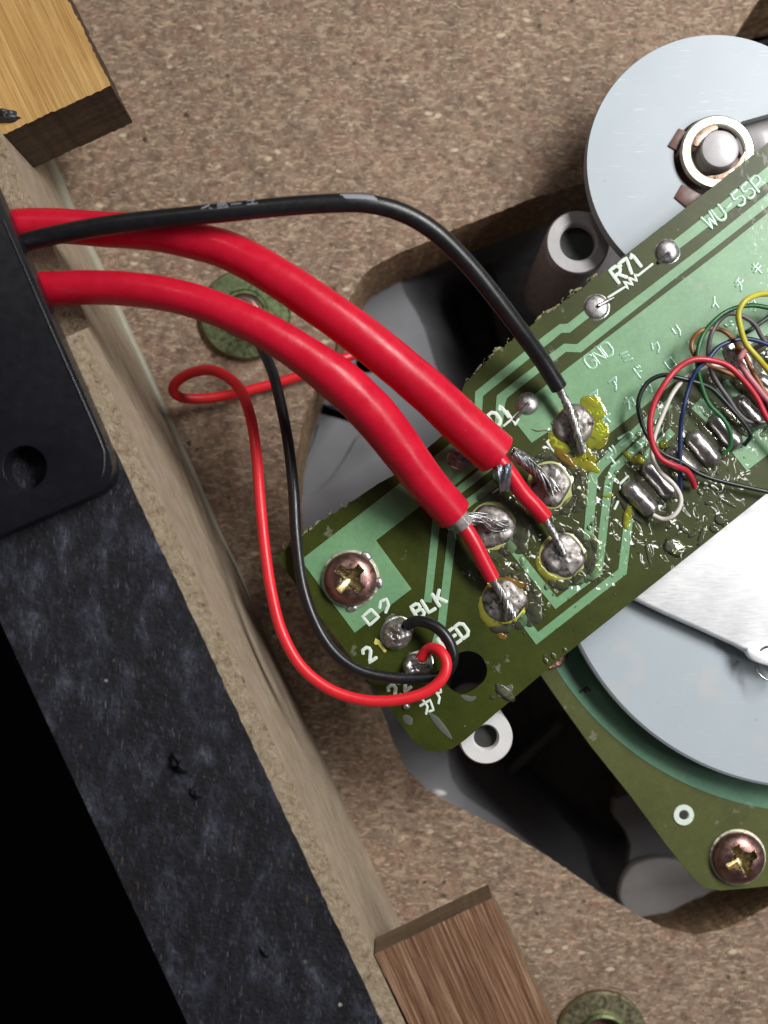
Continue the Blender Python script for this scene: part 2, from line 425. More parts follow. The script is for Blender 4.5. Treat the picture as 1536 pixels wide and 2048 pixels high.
INK_SHADE = simple('black_ink_and_shade', (0.02, 0.022, 0.018), 0.6)  # black for print, and for shade painted into the holes
INK_GREY = simple('grey_ink', (0.22, 0.225, 0.26), 0.6, var=0.2, vs=6)

def mat_red():
    g = G('red_pvc')
    c = g.ramp(g.noise(0.35, 5, 0.6), [(0.3, (0.47, 0.0068, 0.024)), (0.7, (0.54, 0.0085, 0.030))])
    grime = g.ramp(g.noise(0.5, 6, 0.7, vec=g.mapping(0.6)), [(0.60, 0.0), (0.75, 0.30)])
    c = g.mix(c, (0.20, 0.010, 0.018), grime)
    dust = g.math('MULTIPLY', g.ramp(g.voro(0.75), [(0.03, 0.45), (0.06, 0.0)]), g.ramp(g.noise(0.6, 2), [(0.55, 0), (0.62, 1)]))
    c = g.mix(c, (0.62, 0.42, 0.40), dust)
    r = g.ramp(g.noise(0.7, 5, 0.65), [(0.35, 0.24), (0.65, 0.42)])
    return g.set(col=c, rough=r, spec=0.26, normal=g.bump(g.noise(1.1, 4, 0.6), 0.35, 0.06))
RED = mat_red()
RED2 = simple('red_core_insulation', (0.55, 0.010, 0.025), 0.32, var=0.08, vs=0.5)
RED3 = simple('thin_red_pvc', (0.68, 0.016, 0.026), 0.38, var=0.06, vs=0.4)
BLACK = simple('black_pvc', (0.0085, 0.0085, 0.010), 0.36, var=0.3, vs=0.8, bs=2.5, bd=0.03, bst=0.3)
def wire_mat(name, col, rough=0.38): return simple(name, col, rough, var=0.12, vs=0.6)

def mat_solder(name, col, rough, dark=0.0, bs=1.0, bd=0.2):
    g = G(name)
    n = g.noise(bs, 5, 0.6)
    c = g.ramp(g.noise(0.9, 5, 0.65), [(0.25, tuple(x * 0.72 for x in col)), (0.6, col)])
    if dark:
        f = g.ramp(g.noise(0.9, 5, 0.65, vec=g.mapping(0.5)), [(0.54, 0.0), (0.66, dark)])
        c = g.mix(c, (0.02, 0.012, 0.008), f)
        pit = g.ramp(g.voro(1.1), [(0.10, dark), (0.16, 0.0)])
        c = g.mix(c, (0.015, 0.012, 0.01), g.math('MULTIPLY', pit, g.ramp(g.noise(0.8, 2), [(0.5, 0), (0.58, 1)])))
    r = g.ramp(g.noise(1.7, 4), [(0.3, rough * 0.6), (0.7, rough * 1.5)])
    return g.set(col=c, metal=0.92, rough=r, normal=g.bump(n, 0.6, bd))
SOLDER = mat_solder('smooth_solder', (0.50, 0.48, 0.48), 0.42, bs=0.6, bd=0.03)
SOLDER_D = mat_solder('burnt_solder', (0.31, 0.285, 0.27), 0.50, 0.92, 0.7, 0.14)
SOLDER_O = mat_solder('oval_pad_solder', (0.50, 0.48, 0.47), 0.30, 0.15, 0.5, 0.03)
TIN = mat_solder('tinned_strand', (0.46, 0.45, 0.45), 0.34, 0.6, 2.0, 0.06)
FOIL = mat_solder('shield_foil', (0.66, 0.78, 0.84), 0.30, 0.05, 1.5, 0.15)
ALU = None
def mat_alu():
    g = G('brushed_aluminium')
    br = g.noise(1.0, 5, 0.7, vec=g.mapping(-0.62, (0.5, 7, 1)))
    c = g.ramp(g.noise(0.3, 5, 0.65), [(0.3, (0.72, 0.73, 0.75)), (0.7, (0.87, 0.87, 0.88))])
    c = g.mix(c, g.ramp(br, [(0.3, 0.85), (0.7, 1.1)]), 0.7, 'MULTIPLY')
    return g.set(col=c, metal=0.55, rough=g.ramp(br, [(0.3, 0.42), (0.7, 0.62)]), normal=g.bump(br, 0.3, 0.04))
ALU = mat_alu()
BRASS = mat_solder('dull_zinc_washer', (0.62, 0.60, 0.48), 0.42, 0.15, 0.8, 0.08)
GREENZ = mat_solder('green_zinc_plate', (0.20, 0.245, 0.125), 0.42, 0.0, 0.15, 0.03)
SCREW = mat_solder('iridescent_zinc_screw', (0.285, 0.165, 0.145), 0.34, 0.3, 0.5, 0.10)
RECESS = mat_solder('brassy_screw_recess', (0.46, 0.38, 0.20), 0.40, 0.25, 0.8, 0.08)
GOLDZ = mat_solder('grey_gold_zinc', (0.30, 0.275, 0.17), 0.42, 0.0, 0.2, 0.03)
CLIP = simple('brown_bakelite', (0.13, 0.055, 0.042), 0.45, var=0.2)
CLIP_M = mat_solder('copper_brown_clip', (0.42, 0.29, 0.22), 0.4, 0.2, 1.0, 0.1)
NYLON = simple('white_nylon', (0.62, 0.61, 0.61), 0.35, var=0.05, sss=0.0)
PIN = simple('grey_white_shaft', (0.44, 0.42, 0.43), 0.3, var=0.08)
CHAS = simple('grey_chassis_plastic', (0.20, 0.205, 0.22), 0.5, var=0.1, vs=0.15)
CHAS_D = simple('chassis_shade_grey', (0.075, 0.068, 0.068), 0.7, var=0.2)  # darker than the plate: shade of the deep opening put into the colour
TABLE = simple('dark_bench', (0.005, 0.0035, 0.006), 0.9, var=0.2, spec=0.1)
BRACK = simple('black_painted_metal', (0.006, 0.006, 0.009), 0.30, var=0.1, vs=0.3, bs=1.2, bd=0.02, bst=0.15)
GLUE = simple('dried_glue', (0.27, 0.25, 0.185), 0.5, var=0.12, vs=0.3)
TAPE = simple('black_tape', (0.02, 0.02, 0.024), 0.4, bs=1.5, bd=0.2, bst=0.6)
COPB = mat_solder('bare_copper', (0.50, 0.30, 0.24), 0.45, 0.3, 1.5, 0.2)
STEEL = mat_solder('spring_steel', (0.55, 0.56, 0.58), 0.25, 0.0, 1.0, 0.03)
def mat_flux(name, tint, dens):
    """clear hardened flux: a tinted film that reflects like varnish"""
    g = G(name); t = g.t
    tr = g.n.new('ShaderNodeBsdfTransparent'); tr.inputs[0].default_value = (*tint, 1)
    gl = g.n.new('ShaderNodeBsdfGlossy'); gl.inputs['Roughness'].default_value = 0.04
    fr = g.n.new('ShaderNodeFresnel'); fr.inputs[0].default_value = 1.5
    nb = g.bump(g.noise(1.2, 3), 0.25, 0.04); g.l(nb, gl.inputs['Normal']); g.l(nb, fr.inputs['Normal'])
    df = g.n.new('ShaderNodeBsdfDiffuse'); df.inputs[0].default_value = (*tint, 1)
    m1 = g.n.new('ShaderNodeMixShader'); m1.inputs[0].default_value = dens
    g.l(tr.outputs[0], m1.inputs[1]); g.l(df.outputs[0], m1.inputs[2])
    m2 = g.n.new('ShaderNodeMixShader'); g.l(fr.outputs[0], m2.inputs[0]); g.l(m1.outputs[0], m2.inputs[1]); g.l(gl.outputs[0], m2.inputs[2])
    out = [n for n in g.n if n.type == 'OUTPUT_MATERIAL'][0]
    g.l(m2.outputs[0], out.inputs[0]); g.n.remove(g.b)
    return g.m
FLUX = mat_flux('clear_flux', (0.95, 0.94, 0.82), 0.03)
FLUX_Y = mat_flux('yellow_flux', (0.86, 0.82, 0.14), 0.17)
FLUX_B = mat_flux('brown_flux', (0.42, 0.25, 0.05), 0.35)

# ------------------------------------------------------------------ the setting
ZF = -15.0                        # chipboard surface
UX, UY = 0.4225, 0.906            # direction of the cabinet wall in the photograph
def wl(x0, y): return (x0 + 0.4663 * (y - 1400), y)
bench = prism('bench', [(-9000, -9000), (9000, -9000), (9000, 9000), (-9000, 9000)], -75, -77, TABLE)
tag(bench, 'dark bench top far below the opened cabinet', 'bench', kind='structure')

cut = [(712, 575), (725, 553), (746, 534), (793, 508), (860, 482), (907, 459), (951, 442), (1060, 398), (1160, 368), (1300, 335),
       (1400, 200), (1470, 70), (1530, -20), (1800, -80), (2100, 300), (2100, 1500), (1800, 1700), (1536, 1812), (1490, 1840), (1440, 1861), (1390, 1869),
       (1340, 1860), (1290, 1838), (1200, 1785), (1100, 1715), (1000, 1655), (900, 1607), (850, 1576), (817, 1543), (790, 1490), (760, 1411),
       (720, 1340), (640, 1200), (590, 1060), (583, 1000), (590, 920), (605, 850), (630, 775), (660, 720), (676, 670), (692, 615)]
cutr = []
for i, p in enumerate(cut):
    q = cut[(i + 1) % len(cut)]; n = max(1, int(math.hypot(q[0] - p[0], q[1] - p[1]) / 9))
    for j in range(n):
        t = j / n; e = 1.2 if 0 < j else 0
        cutr.append((p[0] + (q[0] - p[0]) * t + random.uniform(-e, e), p[1] + (q[1] - p[1]) * t + random.uniform(-e, e)))
fw = [wl(120, -900), (2500, -900), (2500, 3000), wl(120, 3000)]
panel = prism('chipboard_panel', fw, ZF, ZF - 13.6, CHIP, holes=[cutr], bevel=0.0)
tag(panel, 'brown chipboard panel with a rounded cut-out under the circuit board', 'panel', kind='structure')
panel.data.materials.append(CHIP_EDGE)
for pl in panel.data.polygons:
    if abs(pl.normal.z) < 0.5: pl.material_index = 1

for v_ in panel.data.vertices:            # the lower side of the cut-out was sawn at a slant
    if v_.co.z < -0.02 and -0.012 < v_.co.x < 0.045 and v_.co.y < -0.014 and v_.co.y > -0.06:
        k_ = min(1.0, max(0.0, (0.040 - v_.co.x) / 0.012)); v_.co.y -= 0.0050 * k_; v_.co.x -= 0.0018 * k_
# grey chassis seen through the cut-out
chassis = thing('chassis', P(900, 1100, -29), 'grey plastic chassis under the chipboard cut-out', 'chassis')
slot = [(642, 806), (728, 838), (726, 852), (636, 826)]
well = [(812, 520), (850, 660), (900, 830), (925, 960), (905, 1200), (900, 1420), (905, 1560), (1000, 1640), (1232, 1800), (1262, 1690), (1300, 1575), (2200, 1500), (2200, 100), (1400, 100), (1100, 380)]
prism('plate', [(500, 380), (2400, -200), (2400, 2300), (1100, 2100), (500, 1600)], -29, -31.5, CHAS, chassis, holes=[slot, circ(735, 722, 24, 24), cat_closed(well, 4)], bevel=0)
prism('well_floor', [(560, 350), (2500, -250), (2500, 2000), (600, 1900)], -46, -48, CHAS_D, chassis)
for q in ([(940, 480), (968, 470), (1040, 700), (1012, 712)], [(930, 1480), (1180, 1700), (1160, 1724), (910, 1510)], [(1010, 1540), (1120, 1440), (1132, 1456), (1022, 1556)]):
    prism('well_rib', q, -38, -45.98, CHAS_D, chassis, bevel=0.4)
prism('raised_panel', cat_closed([(560, 1008), (620, 990), (655, 962), (690, 915), (722, 866), (770, 870), (850, 960), (880, 1100), (700, 1200), (560, 1150)], 4), -28.2, -28.99, CHAS, chassis, bevel=0.25)
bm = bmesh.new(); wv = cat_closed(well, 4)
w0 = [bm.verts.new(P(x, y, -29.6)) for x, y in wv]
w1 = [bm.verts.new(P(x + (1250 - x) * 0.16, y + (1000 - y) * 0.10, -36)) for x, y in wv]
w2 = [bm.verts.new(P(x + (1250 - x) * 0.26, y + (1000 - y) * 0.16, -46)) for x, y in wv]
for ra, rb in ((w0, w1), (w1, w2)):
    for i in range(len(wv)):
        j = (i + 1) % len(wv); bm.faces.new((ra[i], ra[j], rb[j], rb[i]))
link('well_slope', bm_mesh('well_slope', bm, True, 70), simple('sloped_chassis', (0.11, 0.108, 0.115), 0.6, var=0.15, vs=0.2), chassis)  # slope added in mid grey to grade the plate into the painted shade
dome('chassis_glint', 878, 1586, 18, 7, 0.1, 0.6, -28.9, 0.6, 2.0, mat=NYLON, parent=chassis, n=14, m=4)  # white lump stands in for a glint on the chassis
tube('rib', [(560, 975, -29), (600, 945, -29), (628, 890, -29), (640, 850, -29)], 0.35, CHAS, chassis, seg=8)
prism('white_rim', cat_closed([(1240, 1800), (1262, 1735), (1330, 1715), (1420, 1740), (1500, 1780), (1400, 1830), (1300, 1850)], 5), -27.5, -28.98, NYLON, chassis, bevel=0.5)

# ------------------------------------------------------------------ cabinet wall
ZT = 12.5
wall = thing('cabinet_wall', P(*wl(290, 1400), ZF), 'thick cabinet side wall with black painted top edge and bare inner face', 'cabinet wall')
o_in = P(*wl(508, 1400), ZT); o_out = P(*wl(73, 1400), ZT)
u = Vector((UX, -UY, 0)); nrm = Vector((UY, UX, 0))          # along the wall, and towards the inside
thick = (o_in - o_out).dot(nrm)
def tt(y, x0=508, z=ZT): return (P(*wl(x0, y), z) - o_in).dot(u)
prof = [(tt(-900), ZF), (tt(-900), ZT), (tt(215), ZT), (tt(225), 7.0), (tt(628), 7.0), (tt(660), ZT), (tt(3000), ZT), (tt(3000), ZF)]
bm = bmesh.new()
A = [bm.verts.new(o_in + u * t + Vector((0, 0, z - ZT))) for t, z in prof]
B = [bm.verts.new(o_in + u * t - nrm * thick + Vector((0, 0, z - ZT))) for t, z in prof]
bm.faces.new(A); bm.faces.new(B[::-1])
for i in range(len(prof)):
    j = (i + 1) % len(prof); bm.faces.new((A[i], A[j], B[j], B[i]))
core = link('board_core', bm_mesh('board_core', bm, False), WALL, wall)
core.data.materials.append(RAW)
for pl in core.data.polygons:
    if pl.normal.z > 0.4 or abs(pl.normal.dot(u)) > 0.5: pl.material_index = 1
rag = [wl(463 + random.uniform(-1.5, 1.5), y) for y in range(600, 3000, 14)]
prism('black_paint', [wl(73, 600)] + rag + [wl(463, 3000), wl(73, 3000)], ZT + 0.14, ZT + 0.02, FELT, wall)
# bead of dried glue along the foot of the wall
gp = []
for y in range(-900, 1240, 60):
    p = P(*wl(592, y), ZF); gp.append(p + nrm * (0.2 + 0.35 * noise.noise(Vector((y * 0.01, 0, 0)))) + Vector((0, 0, 0.25)))
gl = cat_open(gp, 1.5); bm = bmesh.new(); sweep(bm, gl, [0.85 * min(1.0, (len(gl) - i) / (0.30 * len(gl))) ** 0.7 + 0.02 for i in range(len(gl))], 10, flat=0.8)
link('glue_bead', bm_mesh('glue_bead', bm), GLUE, wall)
# clump of black paint on the wall top
for i, (x, y, r, h) in enumerate([(360, 1525, 26, 0.9), (392, 1585, 16, 0.5), (530, 1905, 14, 0.4)]):
    dome('paint_lump', x, y, r, r * 0.6, 0.9, h, ZT + 0.1, 0.8, i * 3.1, mat=FELT, parent=wall, n=24, m=7, freq=2)

# black bracket screwed over the wall
brk = [(-160, 120), (-30, 330), (0, 398), (100, 628), (205, 868), (221, 908), (226, 938), (221, 962), (207, 978), (180, 992), (0, 1070), (-200, 1155), (-420, 700)]
brk_s = []
for p in brk: brk_s.append(p)
bracket = thing('bracket', P(20, 700, ZT), 'black metal bracket with a round screw hole clamping the cables on the wall', 'bracket')
bm = prism_bm(brk_s, ZT + 2.6, ZT + 0.2, holes=[circ(50, 935, 44, 32)], bevel=0.8, segs=4)
link('plate', bm_mesh('plate', bm, True, 50), BRACK, bracket)
tube('edge_bead', [(6, 440, ZT + 2.52), (100, 655, ZT + 2.52), (196, 872, ZT + 2.52), (208, 915, ZT + 2.52), (204, 950, ZT + 2.52), (185, 968, ZT + 2.52), (100, 1004, ZT + 2.52)], 0.16, BRACK, bracket, seg=8)

# wooden corner blocks
def block(name, top, z1, z0, mt, me, label, jag=0.8):
    t = thing(name, P(*top[0], z0), label, 'wood block')
    pts = []
    for i, p in enumerate(top):
        q = top[(i + 1) % len(top)]; n = max(1, int(math.hypot(q[0] - p[0], q[1] - p[1]) / 7))
        for j in range(n):
            s = j / n; e = jag if j else 0
            pts.append((p[0] + (q[0] - p[0]) * s + random.uniform(-e, e), p[1] + (q[1] - p[1]) * s + random.uniform(-e, e)))
    o = prism('block', pts, z1, z0, mt, t)
    o.data.materials.append(me)
    for pl in o.data.polygons:
        if abs(pl.normal.z) < 0.5: pl.material_index = 1
    return t
b1 = block('tan_wood_block', [(221, 171), (-27, 284), (-320, -330), (-80, -440)], 5.5, -4.0, OAK, OAK_END, 'tan plywood block with a dark sawn end glued to the wall', 1.8)
b2 = block('brown_wood_block', [(749, 1909), (984, 1796), (1122, 2075), (1250, 2335), (1015, 2450)], 12.4, 7.6, MER, MER_END, 'reddish brown striped plywood block at the foot of the wall')
tape = dome('tape_scrap', 8, 232, 30, 13, 0.12, 0.8, 5.5, 0.9, 4.0, mat=TAPE, n=22, m=6, freq=2.5)
tag(tape, 'scrap of black tape stuck on the tan wood block', 'tape')

# screws and washers on the chipboard
def washer_screw(name, cx, cy, rpx, label, inner, cup):
    c = P(cx, cy, ZF); r = RR(rpx, ZF); t = thing(name, c, label, 'washer')
    lathe('washer', c, [(r, ZF), (r, ZF + 0.8), (r * 0.96, ZF + 1.05), (r * 0.55, ZF + 1.15), (r * 0.5, ZF + 1.5), (r * 0.44, ZF + 1.5), (r * 0.40, ZF + 0.4)], GOLDZ if cup else GREENZ, t, 56)
    if cup:
        lathe('collar', c, [(r * 0.55, ZF + 1.0), (r * 0.57, ZF + 2.0), (r * 0.52, ZF + 2.25), (r * 0.47, ZF + 2.0), (r * 0.45, ZF + 0.4)], GREENZ, t, 48)
        lathe('screw_well', c, [(r * 0.46, ZF + 0.5), (r * 0.2, ZF + 0.3), (0.01, ZF + 0.3)], CLIP, t, 32)
    else:
        lathe('screw_head', c, [(r * 0.43, ZF + 0.3), (r * 0.42, ZF + 1.6), (r * 0.33, ZF + 2.3), (r * 0.16, ZF + 2.6), (0.01, ZF + 2.65)], SCREW, t, 40)
    return t
washer_screw('washer_screw', 492, 632, 90, 'green zinc washer and screw on chipboard under the red cables', 0.4, False)
washer_screw('cup_washer', 1202, 2068, 90, 'green zinc cup washer beside the brown wood block', 0.5, True)

# ------------------------------------------------------------------ discs, hub, stand-offs
def disc_outline(cx, cy, r, n=120): return circ(cx, cy, r, n)
ZD = -4.0
d1 = thing('idler_disc', P(1428, 318, ZD - 1.4), 'pale blue-grey plastic disc with a brass hub over the chipboard', 'disc')
hole = [(1424 + 77 * math.cos(a), 312 + 77 * math.sin(a)) for a in [math.radians(d) for d in range(42, 316, 6)]]
hole += [(1483, 243), (1540, 227), (1640, 200), (1640, 330), (1500, 362)]
prism('disc', disc_outline(1430, 326, 256), ZD, ZD - 1.4, DISC, d1, holes=[hole], bevel=0.0, angle=30)
lathe('rim', P(1430, 326, ZD), [(RR(256, ZD), ZD - 0.1), (RR(258, ZD), ZD - 0.3), (RR(258, ZD), ZD - 1.6), (RR(250, ZD), ZD - 1.6)], DISC, d1, 120)
lathe('hub_recess', P(1418, 306, ZD), [(RR(92, ZD), ZD - 3.0), (RR(40, ZD), ZD - 3.0), (0.02, ZD - 3.0)], CLIP, d1, 40)
for q in ([(1358, 256), (1376, 263), (1356, 302), (1336, 291)], [(1364, 368), (1404, 389), (1374, 415), (1349, 394)], [(1460, 237), (1484, 248), (1476, 262), (1452, 246)]):
    prism('hub_tab', q, ZD + 0.25, ZD - 1.2, CLIP, d1, bevel=0.12)
lathe('brass_washer', P(1430, 312, ZD), [(RR(74, -3), -3.4), (RR(75, -3), -3.0), (RR(71, -3), -2.75), (RR(56, -3), -2.7), (RR(53, -3), -2.85), (RR(53, -3), -3.4)], BRASS, d1, 56)
for pts in ([(1386, 288), (1392, 268), (1412, 255), (1432, 250), (1436, 258), (1418, 266), (1408, 286), (1396, 292)],
            [(1414, 352), (1440, 348), (1470, 330), (1490, 300), (1495, 308), (1478, 342), (1450, 362), (1418, 362)]):
    prism('retaining_clip', cat_closed(pts, 3), -2.75, -3.1, CLIP_M, d1, bevel=0.08)
lathe('shaft', P(1441, 297, -2), [(RR(39, -2), -12), (RR(39, -2), -2.4), (RR(36, -2), -2.05), (RR(30, -2), -1.95), (0.02, -1.92)], PIN, d1, 40)
lathe('hub_arm', P(1530, 275, -6), [(3.2, -14), (3.2, -6.5), (2.6, -6.1), (0.02, -6.0)], PIN, d1, 32)

def standoff(cx, cy, ro, ri, z, label, mt, zb=-31):
    c = P(cx, cy, z); t = thing('standoff', Vector((c.x, c.y, zb)), label, 'standoff')
    R1, R2 = RR(ro, z), RR(ri, z)
    lathe('tube', c, [(R1 * 1.02, zb), (R1 * 1.02, z - 2), (R1, z - 0.3), (R1 * 0.95, z), (R2 * 1.12, z), (R2, z - 0.25), (R2 * 0.95, z - 7)], mt, t, 48)
    lathe('bore_shade', c, [(R2 * 0.99, z - 1.3), (0.01, z - 1.3)], INK_SHADE, t, 24)  # black disc inside the tube stands in for the shade of its depth
    return t
standoff(1156, 484, 64, 36, -8, 'wide grey plastic standoff tube half shaded by the pale disc', PIN)
so = standoff(972, 1475, 54, 24, -1.8, 'white nylon standoff tube beside the rounded board corner', NYLON)

# lower circuit board with big disc
ZB = -8.5
lb = thing('motor_board', P(1500, 1500, ZB - 1.6), 'lower olive green circuit board around the large pale disc', 'circuit board')
edge = [(1060, 1315), (1083, 1352), (1130, 1420), (1180, 1490), (1260, 1590), (1330, 1686), (1392, 1762), (1412, 1776), (1440, 1781), (1500, 1776), (1600, 1765), (2000, 1700), (2100, 1200), (1700, 700), (1250, 900)]
prism('laminate', edge, ZB, ZB - 1.6, BOARD2, lb)
ring_o = circ(1631, 1013, 612, 160); ring_i = circ(1620, 1050, 505, 160)
prism('copper_ring', [p for p in ring_o if p[1] > 1150 and p[0] < 1800] + [(1200, 1150), (1790, 1150)], ZB + 0.06, ZB - 0.02, COPPER2, lb)
lathe('via', P(1367, 1630, ZB), [(RR(21, ZB), ZB + 0.02), (RR(20, ZB), ZB + 0.16), (RR(11, ZB), ZB + 0.16), (RR(9, ZB), ZB + 0.02)], SILK, lb, 32)
lathe('via_hole_shade', P(1367, 1630, ZB), [(RR(9.5, ZB), ZB + 0.03), (0.01, ZB + 0.03)], INK_SHADE, lb, 24)  # flat black disc paints the shade of the drilled hole
bm = dome_bm(1112, 1322, 24, 13, -0.6, 0.5, ZB, 0.9, 5.0, n=24, m=7, freq=2)
link('bare_copper', bm_mesh('bare_copper', bm), COPB, lb)
big = thing('motor_disc', P(1620, 1062, -7), 'large pale blue-grey plastic disc under the silver plate', 'disc')
RB = RR(516, -5)
lathe('disc', P(1620, 1062, -5), [(0.02, -5), (RB * 0.7, -5.0), (RB - 0.3, -5), (RB, -5.25), (RB, -6.6), (RB - 1.5, -6.8)], DISC, big, 200)
lathe('hub', P(1620, 1062, -5), [(RB * 0.8, -6.9), (RB * 0.8, -8.4)], CHAS_D, big, 64)

# silver plate and its spring
plate = thing('silver_plate', P(1500, 1150, -4), 'bright brushed silver metal plate over the large disc', 'plate')
prism('sheet', [(1262, 1196), (1330, 1229), (1400, 1260), (1470, 1292), (1500, 1310), (1580, 1345), (1900, 1480), (1980, 800), (1700, 820)], -3.0, -4.0, ALU, plate, bevel=0.45, segs=3)
prism('hook_tab', cat_closed([(1494, 1300), (1508, 1296), (1560, 1312), (1570, 1338), (1530, 1330), (1503, 1318)], 4), -1.8, -2.9, ALU, plate, bevel=0.25)
spring = tube('spring', [(1512, 1330, -3.4), (1516, 1345, -2.6), (1530, 1358, -2.3), (1548, 1362, -2.5), (1566, 1350, -2.8), (1570, 1318, -1.4), (1552, 1296, -0.9), (1532, 1294, -1.2), (1522, 1300, -1.8)], 0.14, STEEL, seg=8, step=0.3)
tag(spring, 'thin steel spring wire hooked on the silver plate tab', 'spring')

# ------------------------------------------------------------------ main circuit board
pcb = thing('circuit_board', P(1000, 1100, -1.6), 'olive green circuit board with white lettering and soldered wires', 'circuit board')
upper = [(553, 1113), (601, 1078), (641, 1045), (689, 1013), (755, 968), (807, 940), (861, 891), (908, 852), (918, 800), (929, 768), (993, 705), (1044, 666), (1076, 640), (1187, 560), (1254, 507), (1429, 371), (1536, 285), (1700, 158)]
def ragged(pts, spans):
    out = []
    for p, q in zip(pts, pts[1:]):
        n = max(1, int(math.hypot(q[0] - p[0], q[1] - p[1]) / 4))
        for j in range(n):
            s = j / n; x, y = p[0] + (q[0] - p[0]) * s, p[1] + (q[1] - p[1]) * s
            e = next((a for x0, x1, a in spans if x0 <= x <= x1), 0.5)
            out.append((x + e * 0.5 * random.uniform(-1, 1), y + e * (random.uniform(-1, 1) * 0.6 + 0.8 * noise.noise(Vector((x * 0.05, 0.3, 0))))))
    return out + [pts[-1]]
up = ragged(upper, [(553, 700, 4.5), (930, 1060, 4), (1070, 1200, 4.5)])
lower = [(1700, 846), (1536, 985), (1400, 1094), (1280, 1190), (1100, 1334), (990, 1428), (930, 1480)]
corner = [(905, 1497), (880, 1504), (855, 1502), (836, 1490), (818, 1470), (760, 1392), (640, 1234), (557, 1122)]
hole = cat_closed([(918, 1306), (940, 1302), (962, 1312), (974, 1335), (970, 1358), (950, 1377), (925, 1388), (903, 1380), (889, 1362), (887, 1340), (898, 1318)], 4)
prism('laminate', up + lower + corner, 0.0, -1.6, BOARD, pcb, holes=[hole], angle=50)
# torn fibres along the broken upper edge
bms = []
for i, (x, y) in enumerate(up):
    if (565 < x < 700 or 935 < x < 1010 or 1035 < x < 1055 or 1075 < x < 1192) and random.random() < 0.25:
        bms.append(dome_bm(x - random.uniform(0, 3), y - random.uniform(0, 3), random.uniform(4, 11), random.uniform(2, 4), random.uniform(2.2, 2.9), random.uniform(0.08, 0.25), random.uniform(-0.35, -0.1), 1.0, i * 1.3, n=9, m=3, freq=2))
for k in range(26):
    x, y = random.choice([p for p in up if 565 < p[0] < 700 or 940 < p[0] < 1050 or 1075 < p[0] < 1190])
    a = random.uniform(3.4, 5.2); L = random.uniform(5, 12)
    b = bmesh.new(); sweep(b, cat_open([P(x, y, -0.3), P(x + L * 0.5 * math.cos(a), y + L * 0.5 * math.sin(a), random.uniform(-0.4, 0.1)), P(x + L * math.cos(a + 0.5), y + L * math.sin(a + 0.5), random.uniform(-0.4, 0.3))], 0.15), random.uniform(0.03, 0.08), 5)
    bms.append(b)
merge('torn_fibres', bms, TORN, pcb, kind='stuff')

# copper areas and tracks under the green mask
def offset_line(cl, w):
    L, Rr = [], []
    n = len(cl)
    for i, p in enumerate(cl):
        p = Vector(p); a = Vector(cl[max(i - 1, 0)]); b = Vector(cl[min(i + 1, n - 1)])
        d1 = (p - a).normalized() if i else (b - p).normalized()
        d2 = (b - p).normalized() if i < n - 1 else d1
        m = (d1 + d2).normalized(); q = Vector((-m.y, m.x)); c = max(0.45, q.dot(Vector((-d1.y, d1.x))))
        L.append(tuple(p + q * w / 2 / c)); Rr.append(tuple(p - q * w / 2 / c))
    return L + Rr[::-1]
T = 0.07
areas = {
 'T1': [(1338, 488), (1348, 480), (1471, 383), (1536, 332), (1700, 203), (1716, 224), (1536, 364), (1415, 455), (1357, 499)],
 'T2': [(1700, 257), (1536, 386), (1396, 499), (1227, 628), (1154, 688), (1128, 687), (1105, 704), (993, 791), (987, 880), (1001, 890), (1010, 808), (1014, 796), (1076, 747), (1132, 704), (1162, 705), (1344, 562), (1431, 495), (1536, 413), (1712, 276)],
 'T3': [(1190, 605), (1164, 624), (1135, 647), (1119, 648), (1087, 672), (950, 783), (946, 870), (961, 875), (966, 792), (1060, 716), (1105, 681), (1123, 666), (1139, 666), (1177, 636), (1205, 618)],
 'pour': [(1720, 284), (1536, 425), (1443, 500), (1136, 735), (1075, 784), (1040, 812), (1028, 842), (1063, 886), (1100, 861), (1122, 893), (1160, 913), (1306, 799), (1345, 768), (1380, 745), (1440, 730), (1500, 690), (1720, 560)],
 'F': [(601, 1120), (811, 958), (915, 876), (975, 905), (979, 914), (905, 974), (838, 1014), (752, 1081), (823, 1178), (709, 1266)],
 'patch': [(1463, 904), (1493, 942), (1720, 770), (1720, 700), (1540, 800), (1498, 850)],
}
for a in areas.values(): prism('copper_track', a, T, -0.02, COPPER, pcb, bevel=0.03, segs=1)
for cl, wd in (([(1340, 806), (1300, 838), (1203, 930), (1186, 952), (1176, 1080)], 19), ([(1320, 854), (1272, 896), (1228, 938), (1217, 966), (1197, 1142), (1112, 1207), (1013, 1082)], 17),
               ([(1262, 1012), (1257, 1040), (1245, 1143), (1074, 1277), (1034, 1222)], 18), ([(982, 931), (908, 988), (873, 1042), (855, 1205)], 16),
               ([(990, 966), (928, 1012), (905, 1062), (883, 1248), (868, 1300)], 17), ([(1345, 862), (1300, 905), (1285, 925)], 17), ([(1392, 806), (1440, 850)], 30), ([(1440, 770), (1500, 830)], 34)):
    prism('copper_track', offset_line(cl, wd), T, -0.02, COPPER, pcb, bevel=0.03, segs=1)

